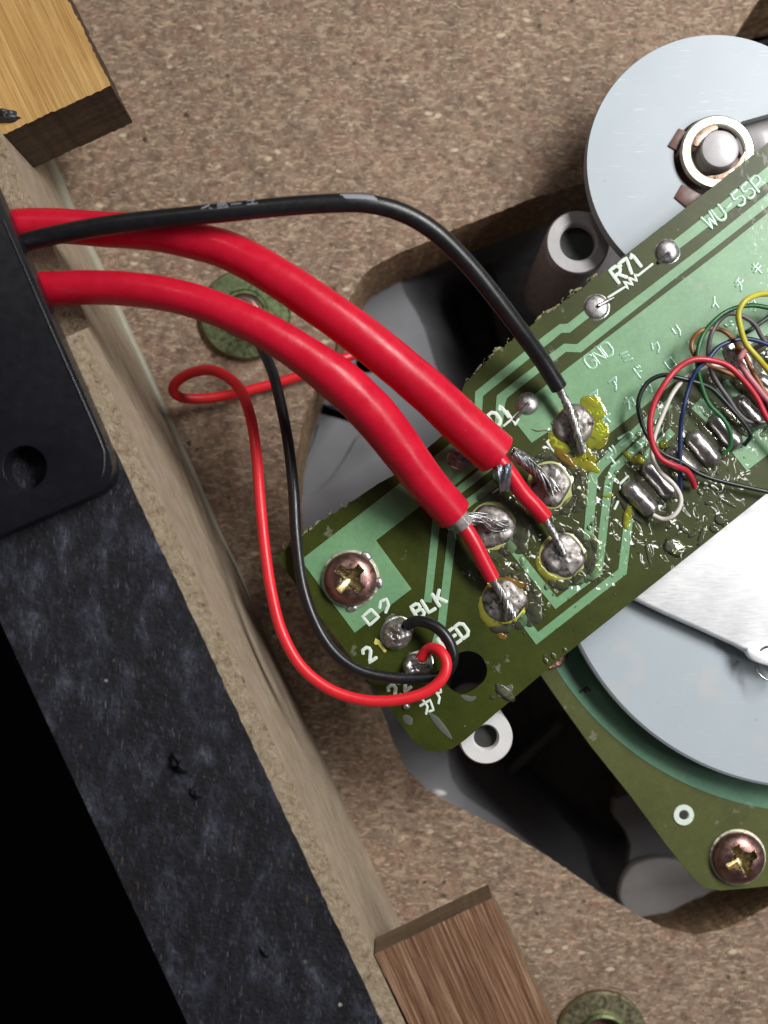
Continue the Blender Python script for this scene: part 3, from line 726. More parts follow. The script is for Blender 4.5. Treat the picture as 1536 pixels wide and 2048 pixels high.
# silkscreen: plotted strokes, slightly raised
GL = {
 'R': [[(0, 0), (0, 1), (.45, 1), (.6, .88), (.6, .66), (.45, .52), (0, .52)], [(.28, .52), (.62, 0)]],
 '7': [[(0, .8), (0, 1), (.6, 1), (.28, 0)]], '1': [[(.08, .82), (.3, 1), (.3, 0)]],
 'G': [[(.6, .8), (.45, 1), (.15, 1), (0, .82), (0, .18), (.15, 0), (.45, 0), (.6, .18), (.6, .45), (.35, .45)]],
 'N': [[(0, 0), (0, 1), (.58, 0), (.58, 1)]], 'D': [[(0, 0), (0, 1), (.4, 1), (.6, .78), (.6, .22), (.4, 0), (0, 0)]],
 'B': [[(0, 0), (0, 1), (.42, 1), (.56, .88), (.56, .66), (.42, .53), (0, .53)], [(.42, .53), (.6, .4), (.6, .14), (.42, 0), (0, 0)]],
 'L': [[(0, 1), (0, 0), (.55, 0)]], 'K': [[(0, 0), (0, 1)], [(.58, 1), (0, .42)], [(.2, .58), (.6, 0)]],
 'E': [[(.55, 1), (0, 1), (0, 0), (.55, 0)], [(0, .52), (.45, .52)]],
 '2': [[(0, .78), (.12, 1), (.46, 1), (.58, .84), (.56, .62), (0, 0), (.6, 0)]],
 'W': [[(0, 1), (.15, 0), (.33, .75), (.5, 0), (.66, 1)]], 'U': [[(0, 1), (0, .2), (.15, 0), (.45, 0), (.6, .2), (.6, 1)]], '-': [[(.05, .5), (.5, .5)]],
 '5': [[(.58, 1), (.06, 1), (0, .58), (.4, .6), (.6, .42), (.6, .18), (.42, 0), (.1, 0), (0, .14)]], 'P': [[(0, 0), (0, 1), (.45, 1), (.6, .85), (.6, .62), (.45, .48), (0, .48)]],
 'F': [[(0, 0), (0, 1), (.6, 1)], [(0, .55), (.45, .55)]], 'I': [[(.1, 1), (.5, 1)], [(.3, 1), (.3, 0)], [(.1, 0), (.5, 0)]], '3': [[(0, 1), (.55, 1), (.25, .58), (.55, .4), (.5, .05), (0, 0)]], 'V': [[(0, 1), (.3, 0), (.6, 1)]],
 'mi': [[(.1, 1), (.7, .85)], [(.1, .65), (.65, .5)], [(.05, .28), (.75, .05)]], 'do': [[(.25, 1), (.25, 0)], [(.25, .62), (.65, .42)], [(.5, 1), (.58, .82)], [(.7, .95), (.78, .78)]],
 'ri': [[(.12, 1), (.12, .4)], [(.6, 1), (.58, .35), (.35, 0)]], 'a': [[(0, .9), (.75, .9), (.48, .55)], [(.38, .72), (.33, .3), (.08, 0)]],
 'ka': [[(0, .72), (.78, .72), (.7, .06), (.52, .12)], [(.36, 1), (.33, .5), (.04, 0)]], 'ki': [[(.05, .72), (.7, .82)], [(0, .4), (.78, .52)], [(.3, 1), (.45, 0)]],
 'ro': [[(.05, .9), (.7, .9), (.7, .1), (.05, .1), (.05, .9)]], 'ku': [[(.25, 1), (.02, .5)], [(.2, .8), (.72, .8), (.58, .32), (.2, 0)]], 'mu': [[(.4, 1), (.1, .15), (.7, .2)], [(.52, .42), (.75, .02)]],
 'shi': [[(.05, .92), (.25, .8)], [(0, .62), (.2, .5)], [(.05, .05), (.45, .25), (.75, .8)]], 'cha': [[(.6, 1), (.15, .88)], [(0, .6), (.78, .66)], [(.4, .9), (.4, .4), (.15, 0)]],
 'ko': [[(.02, .9), (.7, .9), (.7, .1), (.02, .1)]], 'e': [[(.1, .9), (.7, .9)], [(.4, .9), (.4, .1)], [(0, .1), (.8, .1)]], 'i': [[(.65, 1), (.4, .62), (.02, .4)], [(.4, .62), (.4, 0)]]}
def strokes(name, polys, wpx, mat, parent=pcb, z=0.075, hz=0.07):
    bm = bmesh.new()
    for pl in polys:
        pts = [P(x, y, z) for x, y in pl]; line = []
        for a, b in zip(pts, pts[1:]):
            n = max(1, int((b - a).length / 0.25)); line += [a.lerp(b, i / n) for i in range(n)]
        line.append(pts[-1])
        d0 = (line[0] - line[1]).normalized(); d1 = (line[-1] - line[-2]).normalized(); r = RR(wpx / 2, z)
        line = [line[0] + d0 * r * 0.7, line[0] + d0 * r * 0.35] + line + [line[-1] + d1 * r * 0.35, line[-1] + d1 * r * 0.7]
        rad = [r * 0.35, r * 0.85] + [r * (1 + 0.13 * noise.noise(p * 2.1)) for p in line[2:-2]] + [r * 0.85, r * 0.35]
        sweep(bm, line, rad, 8, flat=hz / r * 0.55)
    return link(name, bm_mesh(name, bm, True, 70), mat, parent)
def word(chars, x, y, h, ang, adv, mat=SILK, wpx=7.2, name='lettering', parent=pcb, z=0.075, wide=1.0):
    a = math.radians(ang); rx, ry = math.cos(a), -math.sin(a); ux, uy = -math.sin(a), -math.cos(a)
    polys = []
    for i, ch in enumerate(chars):
        for pl in GL[ch]:
            polys.append([(x + rx * (i * adv + gx * h * wide) + ux * gy * h, y + ry * (i * adv + gx * h * wide) + uy * gy * h) for gx, gy in pl])
    return strokes(name, polys, wpx, mat, parent, z)
word('R71', 1238, 566, 31, 37, 23)
strokes('resistor_symbol', [[(1216, 595), (1251, 573), (1257, 577), (1247, 563), (1266, 570), (1256, 555), (1274, 562), (1268, 549), (1276, 551), (1305, 528)]], 5, SILK)
word('GND', 1182, 740, 29, 37, 21, SILK_G, 5.5, z=0.1)
word('BLK', 836, 1238, 28, 31, 25); word('RED', 892, 1302, 29, 36, 21)
word('2', 739, 1325, 28, 36, 25); word('1', 763, 1307, 28, 36, 25, SILK_Y); word('22', 789, 1398, 26, 36, 25)
strokes('lettering', [[(742, 1219), (725, 1233), (739, 1250), (757, 1234), (742, 1219)]], 6.5, SILK, z=0.09)
strokes('lettering', [[(759, 1216), (761, 1203), (773, 1198), (777, 1211), (771, 1225)]], 6.5, SILK, z=0.09)
strokes('lettering', [[(840, 1412), (860, 1400), (867, 1420), (858, 1423)], [(844, 1398), (855, 1413), (852, 1428)]], 5, SILK)
strokes('lettering', [[(858, 1391), (880, 1375), (882, 1384), (873, 1388)], [(872, 1384), (879, 1395), (877, 1407)]], 5, SILK)
word('R', 1111, 906, 28, 38, 20, wpx=5.5); word('D1', 991, 854, 28, 37, 25)
strokes('diode_symbol', [[(1007, 852), (1026, 836), (1040, 822)], [(1014, 822), (1030, 848)], [(1030, 850), (1037, 838)]], 4.5, SILK)
word('WU-55P', 1421, 459, 30, 38, 24.5, SILK_G, 6.5, z=0.1)
for ch, x, y, h in (('mi', 1252, 728, 22), ('do', 1276, 760, 24), ('ri', 1296, 790, 24), ('a', 1230, 782, 24), ('ka', 1258, 820, 24), ('a', 1192, 810, 26), ('ki', 1210, 852, 28), ('ku', 1312, 708, 22), ('ro', 1340, 742, 24),
                     ('ri', 1354, 676, 22), ('ki', 1514, 552, 24), ('cha', 1480, 584, 24), ('i', 1430, 622, 24), ('mu', 1382, 706, 22), ('shi', 1470, 662, 24), ('ku', 1505, 625, 24), ('e', 1224, 936, 24), ('ri', 1226, 910, 16)):
    word([ch], x, y, h, 36, h, SILK_G, 5.4, z=0.1)
strokes('lettering', [[(1236, 878), (1258, 864), (1266, 870), (1262, 878), (1242, 892)]], 5, SILK_G, z=0.09)
strokes('lettering', [[(1274, 884), (1284, 893), (1272, 902)]], 5, SILK_G, z=0.09)
strokes('lettering', [[(1240, 968), (1256, 952)], [(1229, 1018), (1236, 1003)]], 5, SILK, z=0.08)
strokes('lettering', [[(985, 986), (996, 978)]], 4, SILK, z=0.08)
word('F', 1160, 1384, 17, -55, 16, INK_SHADE, 4.5, parent=lb, z=ZB + 0.12, wide=0.9)

# solder pads and joints
def joint(cx, cy, r, h, mat, ring=None, seed=0, nz=0.3, ry=None, rot=0, rg=1.08):
    ry = ry or r; par = pcb
    if ring:
        c = P(cx, cy, 0)
        bm = dome_bm(cx, cy, r * rg, ry * rg, rot, 0.13, 0.03, 0.08, seed + 9, n=44, m=5, power=8)
        par = link('pad', bm_mesh('pad', bm, True, 50), ring, pcb)
    return dome('solder_joint', cx, cy, r, ry, rot, h, 0.05, nz, seed, mat=mat, parent=par)
def oval(cx, cy, hl, hw, rot, h, seed):
    d = Vector((math.cos(rot), math.sin(rot))); n = 22; pts = []; rad = []
    for i in range(n + 1):
        s_ = -1 + 2 * i / n; e = max(0.0, abs(s_) * hl - (hl - hw)) / hw
        pts.append(P(cx + d.x * s_ * hl, cy + d.y * s_ * hl, 0.05 + 0.12 * noise.noise(Vector((s_ * 1.5, seed, 0))))); rad.append(max(0.02, RR(hw, 0) * math.sqrt(max(0, 1 - e * e))))
    bm = bmesh.new(); sweep(bm, pts, rad, 24, flat=h / RR(hw, 0), jit=0.08, seed=seed)
    return link('solder_joint', bm_mesh('solder_joint', bm, True, 80), SOLDER_O, pcb)
PADG = simple('pale_pad', (0.36, 0.38, 0.13), 0.3, var=0.2, vs=1.5, coat=0.7, coatr=0.05)
PADY = simple('yellow_pad', (0.55, 0.50, 0.06), 0.3, var=0.3, vs=0.8, coat=0.7, coatr=0.05)
PADW = mat_solder('tin_pad', (0.62, 0.63, 0.58), 0.3, 0.0, 1.0, 0.05)
joint(1148, 850, 43, 0.85, SOLDER_D, PADG, 1, 0.3)
joint(1102, 970, 44, 0.65, SOLDER_D, PADG, 2, 0.4)
joint(984, 1052, 45, 0.65, SOLDER_D, PADG, 3, 0.4)
joint(1126, 1112, 44, 0.6, SOLDER_D, PADG, 4, 0.3)
joint(1010, 1201, 43, 0.6, SOLDER_D, PADY, 5, 0.3)
joint(1056, 808, 22, 0.7, SOLDER, PADW, 6, 0.05)
joint(1193, 614, 25, 0.55, SOLDER, PADW, 7, 0.05)
joint(1335, 503, 24, 0.75, SOLDER, PADW, 8, 0.05)
joint(914, 918, 21, 0.35, SOLDER_D, PADW, 9, 0.5)
joint(793, 1266, 33, 1.7, SOLDER, PADW, 10, 0.5, 29, -0.8)
joint(836, 1328, 30, 1.6, SOLDER, PADW, 11, 0.5, 24, -0.5)
for k, (x, y, hl, hw, a, h) in enumerate(((1279, 998, 45, 20, 0.80, 1.35), (1317, 960, 47, 18, 0.86, 1.1), (1362, 925, 42, 20, 0.80, 1.2), (1405, 897, 45, 20, 0.86, 1.35), (1450, 864, 44, 18, 0.86, 1.15), (1494, 826, 42, 20, 0.86, 1.2), (1538, 786, 44, 20, 0.86, 1.2))):
    oval(x, y, hl, hw, a, h, k * 2.3)
joint(1476, 716, 46, 0.8, SOLDER_O, None, 19, 0.4, 25, 1.0)
for x0, y0, x1, y1 in ((1058, 806, 1030, 838), (1196, 612, 1226, 596), (1338, 506, 1318, 524), (914, 918, 944, 900)):
    tube('component_lead', [(x0, y0, 0.8), ((x0 + x1) / 2, (y0 + y1) / 2, 0.55), (x1, y1, 0.15)], 0.22, TIN, pcb, seg=8, step=0.2)
dome('solder_ball', 813, 1412, 8, 8, 0, 0.5, 0.0, 0.2, 3, mat=SOLDER, parent=pcb, n=16, m=5)
# clear and yellow flux left around the joints
fl = []
rd = random.Random(21)
def ridge(pts, w, h, seed=0):
    line = cat_open([P(x, y, 0.05) for x, y in pts], 0.12); n = len(line)
    rad = [RR(w, 0) * max(0.06, math.sin(math.pi * (i + 0.5) / n) ** 0.6) * (1 + 0.35 * noise.noise(Vector((i * 0.15, seed, 0)))) for i in range(n)]
    b = bmesh.new(); sweep(b, line, rad, 12, flat=h / RR(w, 0)); fl.append(b)
def arcs(cx, cy, r, spans, sd):
    for k, (a0, a1, q, w) in enumerate(spans):
        pts = []
        for i in range(7):
            a = math.radians(a0 + (a1 - a0) * i / 6); rr = r * q * (1 + 0.05 * rd.uniform(-1, 1)); pts.append((cx + rr * math.cos(a), cy + rr * math.sin(a)))
        ridge(pts, w * 2.1, 0.13, sd + k)
SP = [(-75, -15, 1.22, 6), (-20, 35, 1.27, 7), (25, 75, 1.22, 6), (-40, 10, 1.5, 5), (5, 50, 1.55, 6), (70, 120, 1.28, 5), (-120, -70, 1.3, 5)]
for cx, cy, r in ((1102, 970, 45), (984, 1052, 46), (1126, 1112, 45), (1010, 1201, 44)): arcs(cx, cy, r, SP, cx)
for k, (x, y) in enumerate([(1279, 998), (1317, 960), (1362, 925), (1405, 897), (1450, 864), (1494, 826)]):
    for sgn, off in ((1, 29), (-1, 27)):
        ox, oy = 0.70 * off * sgn, -0.71 * off * sgn
        ridge([(x + ox - 28, y + oy - 30), (x + ox - 5, y + oy - 6), (x + ox + 12, y + oy + 14), (x + ox + 30, y + oy + 30)], 11, 0.14, k)
def drop(x, y, rx, ry, a, h, sd, nz=0.4): fl.append(dome_bm(x, y, rx, ry, a, h, 0.03, nz, sd, n=16, m=6, freq=1.2))
for k in range(120):
    cx, cy, q = rd.choice([(1130, 900, 60), (1102, 985, 70), (1000, 1065, 60), (1130, 1115, 70), (1020, 1200, 60), (1300, 990, 70), (1380, 920, 80), (1470, 830, 70), (1500, 740, 60), (1480, 700, 50), (1350, 860, 60), (1190, 1010, 40)])
    a = rd.uniform(0, 6.28); d_ = q * rd.uniform(0.75, 1.3)
    sz = rd.choice([2, 2.5, 3, 4, 6]); drop(cx + d_ * math.cos(a), cy + d_ * math.sin(a), sz * rd.uniform(1, 2), sz, rd.uniform(0, 3), sz * 0.025, k)
for k in range(60):
    x = rd.uniform(1090, 1500); y = 1318 - (x - 1090) * 0.8 - rd.uniform(4, 120); drop(x, y, rd.uniform(2, 5), rd.uniform(1.5, 3), rd.uniform(0, 3), rd.uniform(0.06, 0.16), k + 300)
for x, y, rx, ry, a in ((1440, 1040, 13, 10, 0.5), (1453, 1052, 8, 11, 0), (1430, 1058, 12, 8, 0.3), (1350, 1095, 26, 18, 0.4), (1296, 1105, 4, 30, -0.2), (1405, 1070, 7, 24, 0.4), (1455, 1005, 24, 4, 0.5), (1418, 1006, 9, 6, 0), (1092, 1322, 10, 5, 1.0), (1108, 1312, 9, 5, 1.1), (1130, 1300, 7, 4, 1.0), (985, 1395, 6, 4, 0), (1010, 1385, 26, 12, 0.7), (1370, 1060, 14, 6, 0.6), (1384, 1070, 10, 5, -0.4)):
    drop(x, y, rx, ry, a, min(rx, ry) * 0.022, x, 0.4)
merge('clear_flux', fl, FLUX, pcb, kind='stuff', angle=80)
clear = fl; fl = []
arcs(1148, 850, 43, [(-75, -5, 1.24, 11), (-15, 60, 1.25, 10), (95, 165, 1.12, 9), (55, 95, 1.7, 10)], 50)
ridge([(1138, 935), (1160, 925), (1185, 935), (1200, 945)], 12, 0.12, 3); ridge([(1165, 800), (1180, 802), (1196, 815)], 10, 0.12, 4)
ridge([(1262, 1004), (1258, 1022), (1252, 1050), (1256, 1060)], 10, 0.2, 5); ridge([(1262, 926), (1276, 918), (1290, 926)], 11, 0.3, 6); ridge([(1318, 886), (1328, 890), (1336, 896)], 10, 0.3, 7); ridge([(1204, 992), (1216, 992), (1228, 990)], 4, 0.1, 8); ridge([(1244, 902), (1256, 912), (1266, 922)], 6, 0.12, 9)
arcs(1010, 1201, 43, [(95, 190, 1.1, 6)], 61); arcs(1126, 1112, 44, [(100, 180, 1.12, 4)], 62)
yel = fl; fl = clear
merge('yellow_flux', yel, FLUX_Y, pcb, angle=80)
merge('brown_flux', [dome_bm(*a, n=24, m=5, freq=2) for a in ((1016, 1166, 38, 12, 0.1, 0.25, 0.07, 0.7, 1), (1130, 915, 30, 10, 0.7, 0.2, 0.09, 0.8, 2), (1004, 1272, 12, 7, 0.3, 0.12, 0.0, 0.9, 3))], FLUX_B, pcb, angle=80)

clear = fl; fl = []
for pts, wd in (([(856, 1424), (872, 1440), (890, 1462), (904, 1478)], 7), ([(806, 1432), (816, 1440), (822, 1450)], 9), ([(996, 1392), (1012, 1382), (1026, 1372)], 9), ([(922, 1392), (940, 1398), (952, 1394)], 6), ([(770, 1240), (790, 1228)], 4), ([(1330, 1100), (1348, 1092), (1366, 1088)], 13)):
    ridge(pts, wd, 0.03, pts[0][0])
merge('white_residue', fl, mat_flux('dried_residue', (0.80, 0.83, 0.74), 0.10), pcb, kind='stuff', angle=80); fl = clear
tube('fibre', [(1064, 858, 0.12), (1076, 862, 0.16), (1090, 860, 0.14), (1098, 862, 0.12)], 0.045, CLIP_M, pcb, seg=6, step=0.2)
# screws on the boards
def screw(cx, cy, rpx, z, rot, label):
    c = P(cx, cy, z); r = RR(rpx, z); hgt = r * 0.62
    t = thing('screw', c, label, 'screw', 'zinc cross-head screws on the circuit boards')
    def sd(x, y):                                      # signed distance to the rounded cross
        ca, sa = math.cos(rot), math.sin(rot); u_, v_ = abs(x * ca + y * sa), abs(-x * sa + y * ca)
        wv, lv = r * 0.15, r * 0.60
        a_ = max(u_ - lv, v_ - wv); b_ = max(v_ - lv, u_ - wv)
        d = min(a_, b_); fil = (r * 0.30 - math.hypot(u_ - r * 0.15, v_ - r * 0.15)) if u_ > wv and v_ > wv else 9
        if u_ > wv and v_ > wv and u_ + v_ < r * 0.52: d = -0.02 * r
        return d
    bm = bmesh.new(); n, m = 120, 46; rings = []; dep = {}
    for i in range(m + 1):
        q = i / m; ring = []
        for j in range(n):
            a = 2 * math.pi * j / n; x, y = r * q * math.cos(a), r * q * math.sin(a)
            zz = hgt * (1 - (q ** 2.6)) ** 0.5 * 0.82 + hgt * 0.18 if q < 1 else 0.0
            d = sd(x, y); inn = d < 0
            if inn:
                k = min(1.0, -d / (r * 0.045)); zz -= k * hgt * (0.42 + 0.45 * max(0, 1 - math.hypot(x, y) / (r * 0.6)))
            v = bm.verts.new((c.x + x, c.y + y, z + zz)); dep[v] = inn; ring.append(v)
        rings.append(ring)
    for i in range(m):
        for j in range(n):
            l = (j + 1) % n
            f = bm.faces.new((rings[i][j], rings[i][l], rings[i + 1][l], rings[i + 1][j]))
            f.material_index = 1 if all(dep[v] for v in f.verts) else 0
    bmesh.ops.remove_doubles(bm, verts=bm.verts[:], dist=1e-5)
    o = link('head', bm_mesh('head', bm, True, 45), SCREW, t); o.data.materials.append(RECESS)
    lathe('washer_face', c, [(r * 1.07, z), (r * 1.08, z + 0.12), (r * 0.9, z + 0.2)], BRASS, t, 48)
    return t
screw(701, 1158, 54, 0.08, 0.80, 'reddish zinc cross-head screw on the upper board beside the square lettering')
screw(1475, 1714, 52, ZB + 0.05, 0.45, 'zinc cross-head screw on the lower board beside the small ring hole')
for x, y, a in ((733, 1112, 0.6), (758, 1166, 1.6), (704, 1216, 2.9)):
    dome('solder_bump', x, y, 13, 9, a, 0.4, 0.06, 0.3, x, mat=SOLDER, parent=pcb, n=18, m=5)

# ------------------------------------------------------------------ cables
cA = thing('shielded_cable', P(120, 455, 8), 'thick red shielded cable passing under the black cable', 'cable')
pA = [(-160, 520, 9.2), (-60, 480, 9.2), (20, 455, 9.3), (110, 452, 9.4), (200, 458, 9.6), (300, 465, 10), (380, 480, 10.6), (460, 503, 11), (550, 552, 11), (640, 612, 10.6), (720, 670, 10), (800, 735, 8.8), (870, 795, 7.2), (930, 852, 5.6), (992, 908, 4.0)]
tube('jacket', pA, [1.75, 1.75, 1.75, 1.75, 1.75, 1.8, 1.85, 1.93, 2.0, 2.08, 2.14, 2.2, 2.28, 2.38, 2.48], RED, cA, seg=32, step=0.5, jit=0.02)
kA = tube('core', [(985, 905, 3.6), (1015, 942, 3.2), (1045, 985, 2.6), (1070, 1012, 2.2), (1090, 1035, 1.6)], 0.93, RED2, cA, seg=20, step=0.4)
strands('core_conductor', [(1088, 1033, 1.6), (1100, 1055, 1.4), (1112, 1078, 1.2), (1128, 1108, 0.9)], 0.36, 9, 0.17, 1.4, TIN, kA)
strands('shield_braid', [(1025, 905, 3.6), (1048, 922, 3.0), (1070, 945, 1.9), (1098, 968, 1.2), (1112, 985, 0.9)], 0.62, 14, 0.15, 0.9, TIN, cA, splay=0.4, seed=4)
strands('shield_wisp', [(1035, 915, 3.2), (1060, 925, 2.9), (1078, 935, 2.0)], 0.5, 7, 0.07, 0.5, TIN, cA, splay=0.8, seed=9)
def flap(name, quads, mat, parent):
    bm = bmesh.new()
    for q in quads:
        n = 6; a0, a1, b0, b1 = [P(*p) for p in q]; rows = []
        for i in range(n + 1):
            s = i / n; bend = Vector((0, 0, 0.5 * math.sin(s * math.pi)))
            rows.append([bm.verts.new(a0.lerp(b0, s).lerp(a1.lerp(b1, s), k / 4) + bend + Vector((0, 0, 0.18 * math.sin(k * 2.1 + s * 4)))) for k in range(5)])
        for i in range(n):
            for k in range(4): bm.faces.new((rows[i][k], rows[i][k + 1], rows[i + 1][k + 1], rows[i + 1][k]))
    bmesh.ops.solidify(bm, geom=bm.faces[:], thickness=0.06)
    return link(name, bm_mesh(name, bm, True, 50), mat, parent)
flap('shield_foil', [((994, 930, 4.2), (1020, 928, 4.4), (1000, 984, 3.0), (1020, 980, 3.2)), ((982, 930, 2.2), (1002, 935, 2.6), (986, 958, 1.3), (1004, 964, 1.5)), ((1010, 928, 4.6), (1024, 924, 4.6), (1008, 976, 3.6), (1019, 982, 3.4)), ((1030, 905, 4.0), (1040, 918, 3.2), (1062, 912, 3.2), (1052, 928, 2.4))], FOIL, cA)

cB = thing('shielded_cable', P(120, 575, 8), 'thick red shielded cable with a glossy streak, ending at the two joints near the screw', 'cable')
pB = [(-120, 560, 9.3), (-20, 572, 9.4), (80, 578, 9.8), (170, 575, 10.6), (260, 578, 11.4), (350, 592, 12), (440, 620, 12), (530, 662, 11.6), (610, 712, 10.8), (690, 772, 9.8), (750, 832, 8.4), (800, 895, 6.8), (850, 962, 5), (908, 1028, 3)]
tube('jacket', pB, [1.75, 1.75, 1.75, 1.72, 1.70, 1.70, 1.72, 1.80, 2.0, 2.3, 2.38, 2.28, 2.12, 2.05], RED, cB, seg=32, step=0.5, jit=0.02)
tube('clear_sleeve', [(905, 1024, 3.0), (920, 1040, 2.7), (930, 1052, 2.5)], 1.15, simple('clear_sleeve', (0.26, 0.23, 0.225), 0.12, var=0.3, vs=2.0), cB, seg=20, step=0.3)
kB = tube('core', [(922, 1044, 2.4), (945, 1080, 2.4), (965, 1120, 2.1), (985, 1158, 1.6)], 0.88, RED2, cB, seg=20, step=0.4)
strands('core_conductor', [(983, 1155, 1.6), (996, 1176, 1.4), (1010, 1200, 1.1), (1022, 1235, 0.5)], 0.40, 9, 0.18, 1.2, TIN, kB, splay=0.3, seed=3)
strands('shield_braid', [(912, 1036, 2.3), (940, 1040, 2.2), (962, 1040, 1.5), (985, 1050, 1.1), (1012, 1052, 0.8)], 0.5, 12, 0.15, 0.8, TIN, cB, splay=0.4, seed=6)
strands('shield_wisp', [(888, 1038, 2.4), (902, 1050, 1.6), (915, 1058, 0.7)], 0.6, 14, 0.06, 0.3, TIN, cB, splay=1.1, seed=8)
strands('shield_wisp', [(925, 1030, 2.9), (950, 1034, 2.5), (975, 1040, 1.7)], 0.45, 9, 0.06, 0.4, TIN, cB, splay=0.9, seed=12)

cC = thing('ground_cable', P(120, 470, 10), 'medium black cable with grey print, running to the joint beside the ground lettering', 'cable')
pC = [(-120, 540, 10.9), (-30, 515, 11.0), (40, 488, 11.6), (120, 468, 12.4), (220, 450, 13.2), (340, 436, 13.8), (460, 424, 14.2), (580, 412, 14.2), (680, 406, 14), (745, 409, 13.6), (810, 428, 12.8), (870, 464, 11.8), (930, 522, 10.4), (985, 588, 8.8), (1040, 660, 6.4), (1085, 722, 4), (1118, 775, 2.4)]
jC = tube('jacket', pC, 0.93, BLACK, cC, seg=22, step=0.5)
strands('conductor', [(1116, 772, 2.4), (1130, 800, 2.0), (1145, 835, 1.6), (1155, 870, 1.3), (1166, 905, 0.5)], 0.36, 8, 0.17, 2.2, TIN, cC, seed=5)
# printed marks lie on the jacket's surface
cpts = cat_open([P(*p) for p in pC], 0.25)
def onjacket(t, ang):
    i = max(1, min(len(cpts) - 2, t)); tg = (cpts[i + 1] - cpts[i - 1]).normalized()
    side = Vector((-tg.y, tg.x, 0)).normalized(); nn = tg.cross(side) if tg.cross(side).z > 0 else side.cross(tg)
    if side.y < 0: side = -side
    return cpts[i] + (nn * math.cos(ang) + side * math.sin(ang)) * 0.955
def idx(px):
    return min(range(len(cpts)), key=lambda i: abs(cpts[i].x - P(px, 410, 14).x))
bm = bmesh.new()
i0, i1 = idx(683), idx(744); rows = []
for i in range(i0, i1 + 1): rows.append([bm.verts.new(onjacket(i + int(2 * (1 - k / 4)), 0.10 + 0.62 * k / 4)) for k in range(5)])
for a, b in zip(rows, rows[1:]):
    for k in range(4): bm.faces.new((a[k], b[k], b[k + 1], a[k + 1]))
link('printed_bar', bm_mesh('printed_bar', bm), INK_GREY, jC)
bm = bmesh.new()
for pl in ([(410, .75), (424, 1.15)], [(423, .72), (431, .60)], [(440, 1.2), (458, 1.2), (459, .62), (442, .62)], [(441, .9), (458, .9)], [(468, .92), (488, .92)], [(498, 1.25), (516, 1.25)], [(508, 1.25), (508, .72)], [(500, .7), (519, .7)]):
    pts = [onjacket(idx(x), a - 0.45) for x, a in pl]
    line = []
    for a, b in zip(pts, pts[1:]): line += [a.lerp(b, i / 4) for i in range(4)]
    sweep(bm, line + [pts[-1]], 0.075, 6)
link('printed_text', bm_mesh('printed_text', bm), INK_GREY, jC)

# thin wires on the board's left end
pr = [(842, 1316, 1.7), (858, 1297, 2.4), (880, 1302, 3.4), (893, 1328, 4), (882, 1360, 4.2), (845, 1387, 4.2), (785, 1401, 4.2), (720, 1399, 4.2), (655, 1376, 4.2), (600, 1330, 4), (563, 1262, 3.6), (543, 1185, 3), (530, 1100, 2), (520, 1000, 0.8), (513, 910, -0.6), (500, 830, -2.2), (475, 772, -4), (430, 742, -6), (385, 745, -8), (352, 765, -9.6), (348, 785, -10.8), (375, 797, -12), (440, 793, -13), (530, 772, -13.6), (620, 745, -14.0), (690, 716, -14.2), (718, 708, -16), (734, 715, -22), (736, 722, -31)]
rw = tube('thin_wire', pr, 0.62, RED3, seg=16, step=0.4)
tag(rw, 'thin red wire looping over the wall foot and back to the board corner', 'wire')
pb = [(812, 1252, 1.5), (832, 1242, 1.9), (866, 1250, 2.6), (894, 1276, 3.0), (906, 1308, 3.0), (899, 1338, 2.6), (876, 1353, 2.3), (830, 1357, 2.2), (770, 1354, 2.3), (712, 1338, 2.4), (664, 1300, 2.2), (628, 1240, 1.8), (604, 1165, 1.3), (592, 1070, 0.8), (587, 980, 0), (577, 890, -1.5), (562, 810, -3.2), (545, 745, -5), (522, 692, -7), (508, 660, -8.5), (525, 640, -10), (580, 668, -12), (640, 722, -14), (690, 772, -18), (700, 790, -28.9)]
bw = tube('thin_wire', pb, 0.63, BLACK, seg=16, step=0.4)
tag(bw, 'thin black wire beside the thin red one, curling to the joint numbered 21', 'wire')
sw = tube('thin_wire', [(590, 575, -14), (640, 618, -14.2), (676, 653, -14.4), (700, 678, -15), (718, 700, -18), (732, 716, -24), (733, 720, -31)], 0.6, BLACK, seg=12, step=0.4)
tag(sw, 'short dark wire dropping into the chassis hole between the two red cables', 'wire')

# fine coloured leads of the flat cable
def lead(name, path, col, label, r=0.255):
    path = [(x + 2.2 * noise.noise(Vector((i * 0.9, len(name), 0.4))), y + 2.2 * noise.noise(Vector((i * 0.9, len(name), 7.4))), max(0.5, z + 0.35 * noise.noise(Vector((i * 0.7, len(name) + ord(name[0]), 3.1))))) for i, (x, y, z) in enumerate(path)]
    o = tube('fine_lead', path, r, wire_mat(name, col), seg=10, step=0.3)
    tag(o, label, 'lead', 'fine coloured leads soldered to the oval pads'); return o
def zs(pts, zl):
    n = len(pts); return [(x, y, zl[0] * (1 - i / (n - 1)) + zl[-1] * i / (n - 1) if len(zl) == 2 else zl[min(int(i / (n - 1) * (len(zl) - 1)), len(zl) - 2)] * (1 - (i / (n - 1) * (len(zl) - 1)) % 1) + zl[min(int(i / (n - 1) * (len(zl) - 1)) + 1, len(zl) - 1)] * ((i / (n - 1) * (len(zl) - 1)) % 1) if i < n - 1 else zl[-1]) for i, (x, y) in enumerate(pts)]
lead('dark_green', zs([(1640, 640), (1580, 625), (1536, 615), (1500, 611), (1463, 619), (1432, 638), (1407, 667), (1395, 702), (1395, 735), (1402, 770), (1417, 807), (1446, 836), (1461, 863), (1460, 892), (1448, 908)], [1.2, 2.5, 3.4, 3.4, 2.6, 1.8, 0.8]), (0.018, 0.11, 0.032), 'dark green lead arching from the top and ending on the middle pad')
